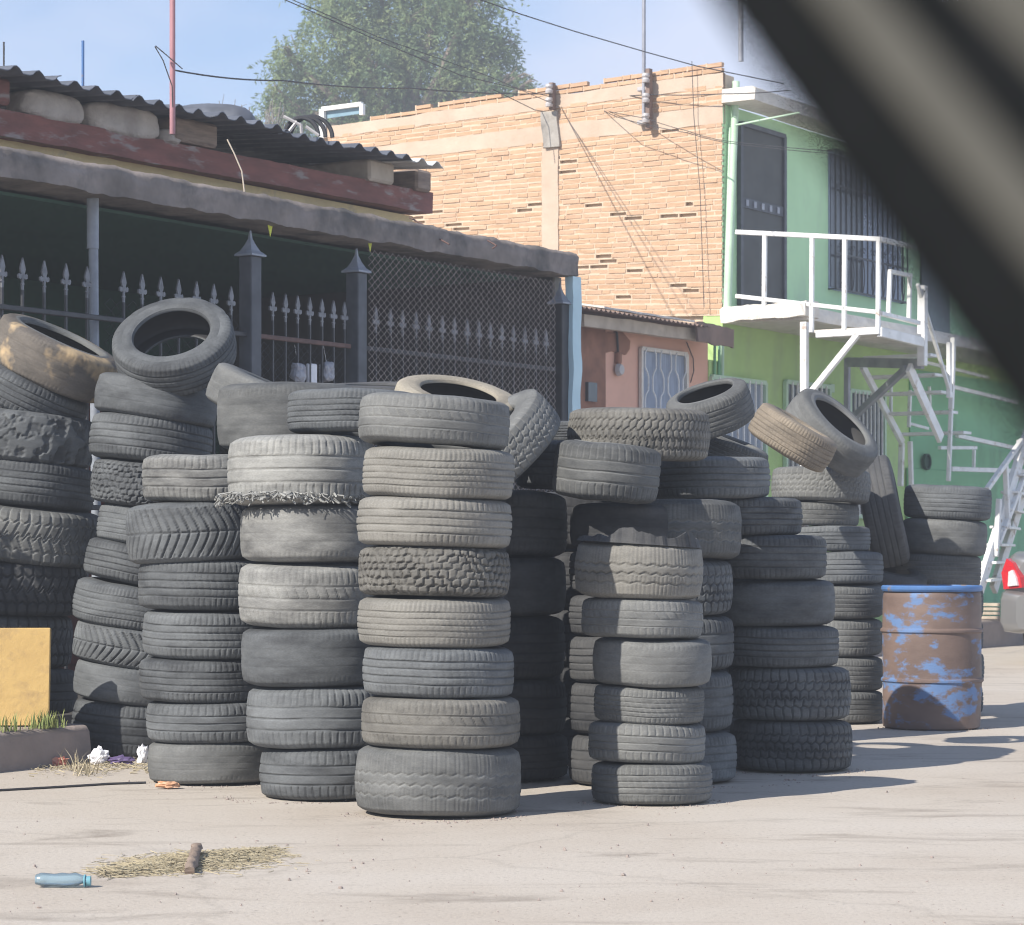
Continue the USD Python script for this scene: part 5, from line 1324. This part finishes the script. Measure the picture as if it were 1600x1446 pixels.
# ------------------------------------------------------------------ masts, insulator racks, wires
def pole(name, px, y0, y1, D, r, mat, label, cat="pole", z1=None):
    a_, b_ = P(px, y0, D), P(px, y1, D)
    b_ = np.array([a_[0], a_[1], b_[2]])
    return single(name, MB().tube([b_, (a_ + b_) / 2, a_], r, 10), M[mat], label, cat, 40)
pole("roof_pole", 269.5, -80, 210, 16.9, 0.019, "mauve_pole", "tall thin reddish pole rising behind the tin roof at left")
pole("roof_pole", 129.5, 64, 140, 17.6, 0.010, "drum_blue", "short thin bluish rod above the tin roof at far left")
pole("roof_pole", 6, 66, 120, 17.0, 0.006, "cable", "very thin dark rod at the left end of the tin roof")
c = brick_pt(1006, 190, 0.10)
mast = Thing("antenna_mast", "thin grey antenna mast clamped to the top of the brick wall", "mast", c)
part(mast, "tube", MB().tube([c, c + Z3 * 1.0, c + Z3 * 2.0], 0.022, 10), M["steel"], 40)
for y in (140, 192):
    part(mast, "clamp", MB().cbox(brick_pt(1006, y, 0.06), (0.13, 0.1, 0.05), [N3, U3, Z3], 0.01), M["porcelain"])
def rack(px, y0, y1, s, label, n):
    a_, b_ = brick_pt(px, y0, s), brick_pt(px, y1, s)
    t_ = Thing("insulator_rack", label, "insulator rack", b_)
    part(t_, "bracket", MB().beam(a_, [a_[0], a_[1], b_[2]], 0.05, 0.07), M["tin_rust"])
    for k in range(n):
        z_ = b_[2] + (a_[2] - b_[2]) * (k + 0.5) / n
        q_ = np.array([a_[0], a_[1], z_]) - U3 * 0.07
        part(t_, "insulator", MB().lathe([(0.001, -0.05), (0.04, -0.05), (0.045, -0.02), (0.03, 0.0), (0.045, 0.02), (0.04, 0.05), (0.001, 0.05)], q_, 12), M["porcelain"], 40)
rack(1014, 108, 202, 0.09, "dark insulator rack beside the antenna mast on the brick wall", 3)
rack(863, 130, 172, 0.07, "small insulator rack above the concrete column of the brick wall", 2)
pole("roof_pole", 1158, -40, 96, 28.3, 0.03, "steel", "dark stub pole on the corner of the brick wall beside the car pillar")
def wire(pts, D, r, label, sag=0.0, mat="cable"):
    pts = [P(x, y, D if not isinstance(D, (list, tuple)) else d_) for (x, y), d_ in zip(pts, D if isinstance(D, (list, tuple)) else [D] * len(pts))]
    out = []
    for a_, b_ in zip(pts[:-1], pts[1:]):
        for q_ in np.linspace(0, 1, 9)[:-1]:
            out.append(a_ * (1 - q_) + b_ * q_ - Z3 * sag * 4 * q_ * (1 - q_))
    out.append(pts[-1])
    single("overhead_wire", MB().tube(out, r, 5), M[mat], label, "wire", True)
wire([(395, -22), (600, 68), (720, 118), (862, 152)], [20, 23, 25, 29], 0.0045, "thicker upper wire slanting down across the tree to the column rack")
wire([(420, -16), (590, 58), (760, 118), (870, 165)], [20, 23, 25.5, 29], 0.004, "second wire slanting down across the tree just below the thicker one")
wire([(272, 110), (440, 126), (640, 138), (860, 147)], [16.9, 19, 24, 29], 0.006, "wire running from the reddish pole across the tree to the column rack", 0.02)
wire([(700, -18), (815, 23), (900, 50), (1010, 82), (1090, 104), (1225, 131)], [22, 24, 25, 26.5, 27, 28], 0.006, "wire crossing the sky above the brick wall towards the roof slab")
wire([(863, 146), (940, 150), (1012, 148), (1130, 147), (1235, 141)], [30, 29, 28.4, 27.8, 27.4], 0.006, "level wire along the top of the brick wall", 0.01)
wire([(866, 155), (925, 168), (1010, 185), (1075, 205), (1130, 220), (1300, 236)], [29.8, 29.0, 28.3, 27.7, 27.3, 27.0], 0.004, "upper of two wires drooping across the brick wall onto the green front", 0.01)
wire([(800, 135), (935, 168), (970, 185), (1075, 208), (1140, 224), (1300, 240)], [29.8, 29.0, 28.3, 27.7, 27.3, 27.0], 0.004, "lower of two wires drooping across the brick wall onto the green front", 0.01)
wire([(770, 140), (835, 172), (858, 176)], [28.5, 29, 29.4], 0.005, "short wire ending at the top of the concrete column")
wire([(1081, 96), (1084, 180), (1094, 300), (1100, 480)], [28.1, 28.1, 28.05, 28.0], 0.004, "thin cable hanging straight down the brick wall near the green corner")
wire([(1150, 196), (1250, 176)], [27.8, 27.5], 0.012, "pale wire pair from the drain pipe along the mint wall", 0.0, "green_pipe")
wire([(242, 73), (255, 95), (269, 135), (270, 168)], [16.8] * 4, 0.004, "thin loose stay wire curling left of the reddish pole")
wire([(243, 72), (262, 88), (285, 108)], [16.8] * 3, 0.004, "short loose wire end at the reddish pole")
wire([(355, 218), (366, 240), (378, 268), (382, 300)], [15.6] * 4, 0.005, "pale bent rod standing up from the canopy in front of the red beam", 0.0, "wood_pale")
wire([(640, 340), (662, 352), (680, 370), (702, 382)], [18.4, 18.2, 18.0, 17.8], 0.006, "rusty rebar bent over the canopy edge at its right half", 0.0, "rust")
wire([(762, 376), (776, 384), (769, 389)], [18.3, 18.2, 18.2], 0.006, "short rusty rebar end sticking out of the canopy near its right end", 0.0, "rust")

# ------------------------------------------------------------------ tree, bare shrub, junk on the roof
rng = np.random.default_rng(44)
TD = 78.0; TS = TD / 42.0
tb_ = P(640, HY, TD); tb_[2] = 0
tree = Thing("pepper_tree", "large feathery green pepper tree rising behind the brick wall", "tree", tb_)
tr = MB()
top = P(620, 190, TD)
tr.tube([tb_, tb_ + [0.2, 0, 4.0], tb_ + [0.0, 0.1, 9.0], P(630, 215, TD)], [0.6, 0.5, 0.42, 0.36], 10)
limbs = []
lobes = [(520, 50, 0.55, 0.8), (470, 110, 0.42, 0.7), (545, 120, 0.55, 0.7), (610, 50, 0.6, 0.75), (680, 20, 0.7, 0.7), (748, 70, 0.55, 0.75), (590, -30, 0.8, 0.8), (700, -50, 0.9, 0.8), (530, -30, 0.5, 0.6),
         (458, 178, 0.32, 0.5), (522, 178, 0.42, 0.45), (650, 130, 0.6, 0.5), (770, 128, 0.32, 0.4), (806, 122, 0.2, 0.22), (445, 85, 0.2, 0.4), (600, 165, 0.5, 0.4), (735, 5, 0.45, 0.6), (785, 55, 0.22, 0.4), (575, 100, 0.4, 0.5), (708, 100, 0.42, 0.5), (430, 150, 0.16, 0.4), (822, 142, 0.12, 0.14), (640, 80, 0.35, 0.5)]
lobes = [(a_, b_, c_ * TS, d_ * TS) for a_, b_, c_, d_ in lobes]
for (px, py, rx, rz) in lobes:
    c_ = P(px, py, TD) + np.array([0, rng.uniform(-1.0, 1.0), 0])
    limbs.append(c_)
    st = P(630, 225, TD); md = st * 0.45 + c_ * 0.55 + np.array([rng.uniform(-.2, .2), rng.uniform(-.2, .2), -0.1])
    tr.tube([st, md, c_], [0.2, 0.12, 0.05], 6)
    for k in range(6):
        e_ = c_ + np.array([rng.normal() * rx, rng.normal() * 0.6, rng.normal() * rz * 0.6]) * 0.75
        tr.tube([md * 0.3 + c_ * 0.7, (c_ + e_) / 2 + Z3 * 0.08, e_], [0.05, 0.03, 0.012], 5)
part(tree, "trunk", tr, M["bark"], 40)
lv, lf = [], []
nleaf = 0
for (px, py, rx, rz), c_ in zip(lobes, limbs):
    nspray = int(520 * rx * rz / TS ** 2) + 25
    for k in range(nspray):
        d_ = rng.normal(size=3); d_ /= np.linalg.norm(d_)
        rad = rng.uniform(0.15, 1.0) ** 0.55 * (1.0 if rng.random() < 0.8 else 1.25)
        o_ = c_ + d_ * np.array([rx, rx * 0.9, rz]) * rad * rng.uniform(0.8, 1.12)
        dirv = unit([d_[0] * 0.4 + rng.normal() * 0.25, d_[1] * 0.4 + rng.normal() * 0.25, -0.9 + rng.normal() * 0.25])
        L = rng.uniform(0.25, 0.60) * TS * 1.15
        nl = rng.integers(12, 18)
        for q in range(nl):
            p_ = o_ + dirv * L * q / nl + Z3 * (0.05 * math.sin(q))
            sd = unit(np.cross(dirv, rng.normal(size=3)))
            a_ = unit(sd + dirv * 0.6)
            ll, ww = rng.uniform(0.07, 0.13) * TS, rng.uniform(0.009, 0.019) * TS
            nn = unit(np.cross(a_, rng.normal(size=3)))
            lv += [p_, p_ + a_ * ll * 0.5 + nn * ww, p_ + a_ * ll, p_ + a_ * ll * 0.5 - nn * ww]
            lf.append([nleaf, nleaf + 1, nleaf + 2, nleaf + 3]); nleaf += 4
part(tree, "crown", MB().add(np.array(lv), np.array(lf)), M["leaf"])
sb_ = P(395, 190, 34.0)
sh_ = Thing("bare_shrub", "bare grey twiggy shrub showing above the tin roof left of the tree", "shrub", sb_ - Z3 * 3)
m = MB()
for k in range(34):
    a_ = sb_ + np.array([rng.uniform(-0.35, 0.45), rng.uniform(-.3, .3), -0.9])
    b_ = a_ + np.array([rng.normal() * 0.16, rng.normal() * 0.1, rng.uniform(0.7, 1.25)])
    m.tube([a_, (a_ + b_) / 2 + rng.normal(size=3) * 0.04, b_], [0.012, 0.009, 0.004], 4)
    for q in range(4):
        s_ = a_ + (b_ - a_) * rng.uniform(0.4, 0.9)
        m.tube([s_, s_ + np.array([rng.normal() * 0.12, rng.normal() * 0.1, rng.uniform(0.08, 0.28)])], [0.006, 0.003], 3)
part(sh_, "stem", m, M["twig"])
part(sh_, "root_mound", MB().add(*rock(sb_ - Z3 * 1.5, (1.2, 1.0, 1.6), np.eye(3), 90)), M["stone"], 45)
hc = P(475, 203, 19.5)
coil = Thing("hose_coil", "black hose coil with pale sticks lying on the tin roof before the tree", "hose", hc)
for k in range(3):
    th_ = np.linspace(0.0, math.pi * 1.05, 20)
    part(coil, "loop", MB().tube([hc + np.array([-0.02 + 0.09 * k * 0.4 + (0.13 + 0.015 * k) * math.cos(t_), 0.03 * k, -0.05 + (0.14 + 0.01 * k) * math.sin(t_)]) for t_ in th_], 0.017, 7), M["cable"], 40)
for x0, y0, x1, y1 in ((443, 182, 470, 196), (447, 212, 464, 190), (472, 216, 470, 194), (478, 198, 498, 212)):
    part(coil, "stick", MB().tube([P(x0, y0, 19.45), P(x1, y1, 19.45)], 0.013, 6), M["porcelain"], 40)
rb = P(328, 168, 24.0)
single("roof_tank_lid", MB().add(*rock(rb - Z3 * 0.35, (1.0, 0.8, 0.8), np.eye(3), 77)), M["tin"], "low grey mound showing above the tin roof right of the reddish pole", "tank", 45)

# ------------------------------------------------------------------ silver car, only its rear left corner in view
cr = P(1563, HY, 25.0); cr[2] = 0
FW, SD = U3, -N3                                      # forward, to its right side (towards the camera)
car = Thing("silver_car", "silver sedan parked at the far kerb, red rear lamp showing at right edge", "car", cr + SD * 0.85)
co = cr + SD * 0.85
def carp(x, y, z):
    return co + FW * x + SD * y + Z3 * z
def loft(stations):
    rings = []
    for (x, wb, wt, z0, z1) in stations:
        zz = z1 - z0
        h_ = [(-wb * 0.80, z0), (-wb * 0.95, z0 + 0.04 * zz), (-wb, z0 + 0.25 * zz), (-wb, z0 + 0.5 * zz), (-(wb + wt) / 2 - 0.01, z0 + 0.78 * zz), (-wt, z0 + 0.93 * zz), (-wt + 0.06, z1)]
        ring = h_ + [(-a_, b_) for a_, b_ in h_[::-1]]
        rings.append([carp(x, a_, b_) for a_, b_ in ring])
    v = np.array(rings); k = v.shape[1]; n_ = v.shape[0]
    i = np.arange(n_ - 1)[:, None] * k + np.arange(k)[None]; j = np.arange(n_ - 1)[:, None] * k + (np.arange(k)[None] + 1) % k
    m_ = MB().add(v.reshape(-1, 3), np.stack([i, j, j + k, i + k], -1).reshape(-1, 4))
    for ring, fl in ((v[0], 0), (v[-1], 1)):
        c_ = ring.mean(0); f_ = [[k, a_, (a_ + 1) % k] for a_ in range(k)]
        m_.add(np.vstack([ring, c_]), [q_[::-1] for q_ in f_] if fl else f_)
    return m_
part(car, "body", loft([(-0.03, 0.66, 0.60, 0.64, 1.02), (0.0, 0.79, 0.72, 0.58, 1.06), (0.08, 0.84, 0.78, 0.50, 1.09), (0.16, 0.85, 0.79, 0.45, 1.10), (0.45, 0.85, 0.79, 0.34, 1.09), (0.75, 0.86, 0.80, 0.30, 1.06), (2.2, 0.87, 0.81, 0.24, 0.98), (3.3, 0.86, 0.79, 0.24, 0.95), (4.0, 0.82, 0.70, 0.28, 0.86), (4.35, 0.68, 0.55, 0.34, 0.72)]), M["car_paint"], 35)
part(car, "cabin", loft([(0.62, 0.60, 0.56, 1.0, 1.08), (1.05, 0.70, 0.58, 1.0, 1.40), (1.9, 0.72, 0.58, 0.97, 1.47), (2.6, 0.72, 0.56, 0.95, 1.40), (3.3, 0.70, 0.62, 0.92, 0.97)]), M["dark_glass"], 35)
part(car, "roof", loft([(1.05, 0.585, 0.55, 1.385, 1.42), (1.9, 0.60, 0.55, 1.45, 1.49), (2.55, 0.58, 0.53, 1.385, 1.42)]), M["car_paint"], 35)
part(car, "bumper", loft([(-0.07, 0.66, 0.64, 0.34, 0.68), (-0.03, 0.83, 0.81, 0.31, 0.71), (0.08, 0.885, 0.865, 0.30, 0.73), (0.40, 0.88, 0.845, 0.33, 0.66)]), M["car_paint"], 35)
part(car, "number_plate_recess", MB().cbox(carp(0.012, 0, 0.85), (0.03, 0.56, 0.16), [FW, SD, Z3], 0.01), M["car_black"])
for sg in (-1, 1):
    m = MB(); ex_ = unit(FW * 0.35 + SD * 0.94 * -sg)
    poly = Polygon([(-0.02, 0), (0.23, 0.02), (0.20, 0.12), (0.10, 0.26), (0.02, 0.30), (-0.05, 0.16)])
    pth = part(car, "tail_light", MB().prism(poly, carp(0.03, sg * 0.775, 0.73), -sg * SD - FW * 0.42, Z3, 0.10), M["tail_red"])
    m = MB().prism(Polygon([(0.06, 0.03), (0.19, 0.04), (0.17, 0.11), (0.12, 0.19), (0.07, 0.17)]), carp(-0.022, sg * 0.80, 0.73), -sg * SD - FW * 0.42, Z3, 0.03)
    part(car, "reversing_lamp", m, M["tail_clear"], under=pth)
    for x_ in (0.82, 3.45):
        wc_ = carp(x_, sg * 0.74, 0.31)
        ax_ = [FW, Z3, -SD]
        pth = part(car, "wheel", MB().lathe([(0.19, -0.09), (0.28, -0.095), (0.31, -0.07), (0.312, 0.07), (0.28, 0.095), (0.19, 0.09), (0.19, -0.09)], wc_, 28, ax_), M["car_black"], 40)
        part(car, "rim", MB().lathe([(0.001, 0.07), (0.05, 0.08), (0.18, 0.06), (0.195, 0.085), (0.195, -0.085), (0.001, -0.06)], wc_, 20, [FW, SD * sg, Z3] if False else ax_), M["alloy"], 40, under=pth)

# ------------------------------------------------------------------ left foreground: board, grass, litter, straw, bottle
bb = onplane(38, 1100, k0 + N3 * 0.10, U3)
by0, by1 = onplane(-60, 1112, k0 + N3 * 0.10, U3), onplane(77, 1112, k0 + N3 * 0.10, U3)
hB = 0.50
board = Thing("yellow_board", "yellow painted board standing on the kerb at far left", "board", by1)
ln = unit(Z3 + N3 * 0.10)
bx_ = unit([1.0, 0.06, 0]); bw = 0.62
lean = unit([0.0, 0.10, 1.0]); bn = np.cross(bx_, lean)
bc = by1 * [1, 1, 0] - bx_ * bw / 2 + Z3 * 0.2
m = MB().cbox(bc + lean * hB / 2, (bw, 0.035, hB), [bx_, bn, lean], 0.004)
part(board, "panel", m, M["board"])
single("ground_cable", MB().tube([[*G(x_, y_)[:2], 0.006] for x_, y_ in ((-120, 1246), (0, 1237), (90, 1232), (170, 1227), (228, 1225))], 0.006, 6), M["cable"], "thin dark line laid as a cast shadow on the pavement at far left", "cable", True)  # thin dark tube laid on the pavement to draw a cast shadow line
def blades(m_, c_, n_, r_, hmin, hmax, lean=0.5, w=0.004):
    for k in range(n_):
        p_ = np.asarray(c_) + np.array([rng.normal() * r_[0], rng.normal() * r_[1], 0])
        h_ = rng.uniform(hmin, hmax); a_ = rng.uniform(0, 6.28)
        l_ = np.array([math.cos(a_), math.sin(a_), 0]) * h_ * rng.uniform(0.1, lean)
        sd = np.array([-math.sin(a_), math.cos(a_), 0]) * w
        m_.add([p_ - sd, p_ + sd, p_ + l_ * 0.45 + Z3 * h_ * 0.6 + sd * 0.7, p_ + l_ * 0.45 + Z3 * h_ * 0.6 - sd * 0.7, p_ + l_ + Z3 * h_ * 0.95], [[0, 1, 2], [0, 2, 3], [3, 2, 4]])
m = MB()
for px, n_ in ((5, 22), (20, 14), (62, 30), (74, 42), (82, 36), (40, 8)):
    q_ = onplane(px, 1120, k0 + N3 * 0.05, U3); q_[2] = 0.195
    blades(m, q_, n_, (0.025, 0.02), 0.03, 0.11)
single("grass_tuft", m, M["grass"], "green grass growing on the kerb at the foot of the yellow board", "grass", kind="stuff")
m = MB()
for px, py in ((108, 1140), (112, 1165), (118, 1182), (128, 1190)):
    blades(m, G(px, py + 22), 22, (0.04, 0.06), 0.03, 0.13, 1.3, 0.003)
single("dry_weeds", m, M["straw"], "dry weeds beside the end of the kerb", "weeds", kind="stuff")
def crumple(c_, size, seed, amp=0.9, sub=2):
    s_ = trimesh.creation.icosphere(sub); v = np.array(s_.vertices)
    v = v * (0.6 + amp * np.abs(meshkit.fbm(v * 1.7 + seed, 4, seed)[:, None] - 0.5) * 2)
    v = v + 0.25 * (meshkit.fbm(np.stack([v[:, 1], v[:, 2], v[:, 0]], -1) * 3 + seed, 3, seed + 1)[:, None] - 0.5)
    v = np.asarray(c_) + v * np.asarray(size) / 2
    v[:, 2] = np.maximum(v[:, 2], 0.003)
    return v, s_.faces
def litter(px, py, size, mat, seed, label, cat="litter"):
    c_ = G(px, py); c_[2] = size[2] * 0.42
    return single("wrapper", crumple(c_, size, seed), M[mat], label, cat)
litter(154, 1196, (0.13, 0.08, 0.11), "paper", 1, "crumpled white paper at the foot of the leaning stack")
litter(190, 1196, (0.17, 0.10, 0.06), "purple", 2, "purple plastic wrapper beside the crumpled white paper")
litter(223, 1196, (0.07, 0.08, 0.13), "paper", 3, "greyish white plastic scrap against the third stack's base")
litter(88, 1198, (0.15, 0.09, 0.06), "red_wrap", 4, "red snack wrapper at the foot of the kerb end")
litter(262, 1233, (0.14, 0.07, 0.045), "orange_wrap", 5, "orange wrapper in front of the third stack's base")
litter(122, 1204, (0.05, 0.04, 0.03), "wood", 6, "small brown scrap between the red wrapper and the white paper")
m = MB()
for k in range(520):
    px = rng.uniform(52, 240); c_ = G(px, rng.normal(1200 - abs(px - 150) * 0.02, 6)); c_[2] = rng.uniform(0.003, 0.012)
    a_ = rng.uniform(0, 6.28); l_ = rng.uniform(0.01, 0.05)
    e_ = c_ + [l_ * math.cos(a_), l_ * math.sin(a_), rng.uniform(-0.002, 0.012)]
    m.tube([c_, e_], rng.uniform(0.001, 0.003), 3)
single("dry_leaf_litter", m, M["straw"], "scattered dry straw and leaf litter round the wrappers", "leaf litter", kind="stuff")
m = MB()
for k in range(3600):
    q_ = rng.beta(2.0, 2.0); w_ = 0.16 * math.sin(math.pi * min(1, max(0.03, q_))) ** 0.7
    a0, b0 = G(150, 1372), G(438, 1328)
    sd = unit(np.cross(b0 - a0, Z3))
    off = rng.normal() * 0.75
    c_ = a0 + (b0 - a0) * q_ + sd * w_ * off
    c_[2] = 0.002 + rng.uniform(0, 0.016) * max(0, 1 - off * off)
    a_ = rng.uniform(0, 6.28); l_ = rng.uniform(0.015, 0.07)
    e_ = c_ + [l_ * math.cos(a_), l_ * math.sin(a_), rng.uniform(-0.008, 0.01)]; e_[2] = max(e_[2], 0.001)
    m.tube([c_, e_], rng.uniform(0.0006, 0.0017), 3, False)
single("straw_heap", m, M["straw"], "flat heap of dry yellow straw swept together on the pavement", "straw", kind="stuff")
a_, b_ = G(297, 1366), G(309, 1339); a_[2] = 0.014; b_[2] = 0.04
m = MB(); m.sweep([(-0.017, -0.010), (0.0, -0.014), (0.019, -0.008), (0.014, 0.010), (-0.004, 0.015), (-0.018, 0.009)], a_, b_, np.array([1, 0.15, 0]), Z3, 18, 0.012, 88, True, 22)
single("wood_chunk", m, M["wood"], "broken brown chunk of wood stuck in the straw heap", "wood", 50)
q0, q1 = G(55, 1387), G(140, 1387)
ax_ = unit(q1 - q0); Lb = np.linalg.norm(q1 - q0); rb_ = 0.028
bt = Thing("plastic_bottle", "crushed pale blue plastic bottle lying on the pavement", "bottle", (q0 + q1) / 2)
prof = [(0.001, 0), (rb_ * 0.75, 0.002), (rb_, 0.02), (rb_ * 0.96, Lb * 0.2), (rb_ * 0.85, Lb * 0.35), (rb_, Lb * 0.5), (rb_ * 0.9, Lb * 0.62), (rb_ * 0.98, Lb * 0.74), (rb_ * 0.55, Lb * 0.88), (0.013, Lb * 0.92), (0.013, Lb * 0.95)]
sd = unit(np.cross(Z3, ax_))
v_, f_ = MB().lathe(prof, q0 + Z3 * rb_ * 0.8, 24, [sd, np.cross(ax_, sd), ax_]).out()
v_[:, 2] = 0.003 + (v_[:, 2] - v_[:, 2].min()) * 0.8
v_ += (meshkit.fbm(v_ * 30, 3, 3)[:, None] - 0.5) * 0.006
part(bt, "body", (v_, f_), M["bottle"], 50)
part(bt, "cap", MB().lathe([(0.001, Lb * 0.94), (0.016, Lb * 0.94), (0.016, Lb * 1.02), (0.001, Lb * 1.025)], q0 + Z3 * rb_ * 0.75, 16, [sd, np.cross(ax_, sd), ax_]), M["bottle_cap"], 40)
part(bt, "neck_ring", MB().lathe([(0.014, Lb * 0.895), (0.021, Lb * 0.9), (0.021, Lb * 0.925), (0.014, Lb * 0.93)], q0 + Z3 * rb_ * 0.75, 16, [sd, np.cross(ax_, sd), ax_]), M["bottle_cap"], 40)
# pebbles and crumbs strewn over the pavement
m = MB()
ico = trimesh.creation.icosphere(0); iv, if_ = np.array(ico.vertices), ico.faces
for k in range(520):
    px, py = rng.uniform(-50, 1650), 1180 + 280 * rng.random() ** 0.8
    c_ = G(px, py); s_ = min(0.009, rng.gamma(1.0, 0.0016) + 0.0010)
    c_[2] = s_ * 0.3
    m.add(c_ + iv * s_ * rng.uniform(0.5, 1.2, 3) + rng.normal(size=iv.shape) * s_ * 0.15, if_)
for (bx, by_, br) in ((-0.31, 10.65, .35), (-0.93, 11.4, .33), (-1.42, 12.15, .32), (0.61, 11.15, .27), (1.4, 12.8, .32), (-2.0, 13.7, .33), (2.6, 15.85, .31), (1.0, 12.15, .31)):
    for k in range(130):
        a_ = rng.uniform(-math.pi, 0.2); r_ = br + abs(rng.normal()) * 0.05 - 0.02
        s_ = min(0.008, rng.gamma(1.0, 0.0018) + 0.001)
        m.add(np.array([bx + r_ * math.cos(a_), by_ + r_ * math.sin(a_), s_ * 0.3]) + iv * s_ * rng.uniform(0.5, 1.2, 3), if_)
single("pebbles", m, M["kerb"], "small pebbles and crumbs strewn over the pavement", "pebbles", kind="stuff")

# ------------------------------------------------------------------ window frame of the car the picture is taken from, close to the lens and out of focus
cw = Thing("car_window_frame", "blurred dark car window pillar with grey trim stripe at the upper right", "car pillar", P(1400, 200, 0.36))
def strip(name, xs0, xs1, y0, y1, D0, D1, mat, thick=0.6, zoff=0.0):
    """a long rounded strip between two edge lines given at two rows"""
    p0 = P((xs0[0] + xs0[1]) / 2, y0, D0 + zoff); p1 = P((xs1[0] + xs1[1]) / 2, y1, D1 + zoff)
    d_ = unit(p1 - p0); view = unit((p0 + p1) / 2 - [0, 0, EYE])
    sd_ = unit(np.cross(d_, view)); dp = np.cross(sd_, d_)
    ext = 0.25
    k = 14; th_ = np.arange(k) / k * 2 * math.pi
    ratio = abs((xs1[0] + xs1[1] - xs0[0] - xs0[1]) / 2 / (y1 - y0)); cosf = 1 / math.sqrt(1 + ratio * ratio)
    w0 = (xs0[1] - xs0[0]) / 2 * cosf * D0 / F; w1 = (xs1[1] - xs1[0]) / 2 * cosf * D1 / F
    rings = []
    for q_ in np.linspace(-ext, 1 + ext, 16):
        w_ = max(0.004, w0 + (w1 - w0) * q_)
        rings.append((p0 + (p1 - p0) * q_)[None] + (np.sign(np.cos(th_)) * np.abs(np.cos(th_)) ** 0.7 * w_)[:, None] * sd_ + (np.sin(th_) * w_ * thick)[:, None] * dp)
    v = np.array(rings).reshape(-1, 3); n_ = 16
    i = np.arange(n_ - 1)[:, None] * k + np.arange(k)[None]; j = np.arange(n_ - 1)[:, None] * k + (np.arange(k)[None] + 1) % k
    part(cw, name, MB().add(v, np.stack([i, j, j + k, i + k], -1).reshape(-1, 4)), M[mat], True)
strip("window_seal", (1108, 1320), (1555, 2010), 0, 650, 0.38, 0.33, "seal")
strip("trim_stripe", (1300, 1364), (1712, 1782), 0, 500, 0.37, 0.33, "trim", 0.5, -0.008)
strip("inner_seal", (1368, 1510), (1640, 1800), 0, 300, 0.37, 0.34, "seal", 0.6, 0.0)
strip("pillar_trim", (1480, 1760), (1700, 1990), 0, 300, 0.38, 0.35, "trim", 0.5, 0.012)

# ------------------------------------------------------------------ bush on the sidewalk just outside the frame; its shade falls on the far left stack
gb = np.array([-3.72, 13.05, 0.2])
gsb = Thing("garden_shrub", "leafy shrub on the sidewalk beside the far left stack, just out of the picture", "shrub", gb)
m = MB()
for k in range(7):
    e_ = gb + np.array([rng.normal() * 0.25, rng.normal() * 0.25, rng.uniform(1.0, 1.6)])
    m.tube([gb, (gb + e_) / 2 + rng.normal(size=3) * 0.05, e_], [0.03, 0.02, 0.008], 5)
part(gsb, "stem", m, M["bark"])
lv, lf = [], []
for k in range(5200):
    d_ = rng.normal(size=3); d_ /= np.linalg.norm(d_)
    p_ = gb + Z3 * 1.0 + d_ * np.array([0.52, 0.52, 0.85]) * rng.uniform(0.3, 1.0) ** 0.5
    a_ = unit(rng.normal(size=3)); nn = unit(np.cross(a_, rng.normal(size=3)))
    l_ = rng.uniform(0.05, 0.1); n0 = len(lv)
    lv += [p_, p_ + a_ * l_ * 0.5 + nn * l_ * 0.25, p_ + a_ * l_, p_ + a_ * l_ * 0.5 - nn * l_ * 0.25]
    lf.append([n0, n0 + 1, n0 + 2, n0 + 3])
part(gsb, "foliage", MB().add(np.array(lv), np.array(lf)), M["leaf"])

# ------------------------------------------------------------------ thin haze that fades far things, added also for glare on the car glass
m = trimesh.creation.box([204, 194, 20.0]); m.apply_translation([10, 55, 9.0])
hz = usdkit.material(stage, "/World/Looks/haze_and_glare", {"v": ("principled_volume", {"color": (0.95, 0.97, 1.0), "density": 0.0034, "anisotropy": 0.2})}, [], volume="v.volume")
structure("haze", m, hz, kind="stuff")
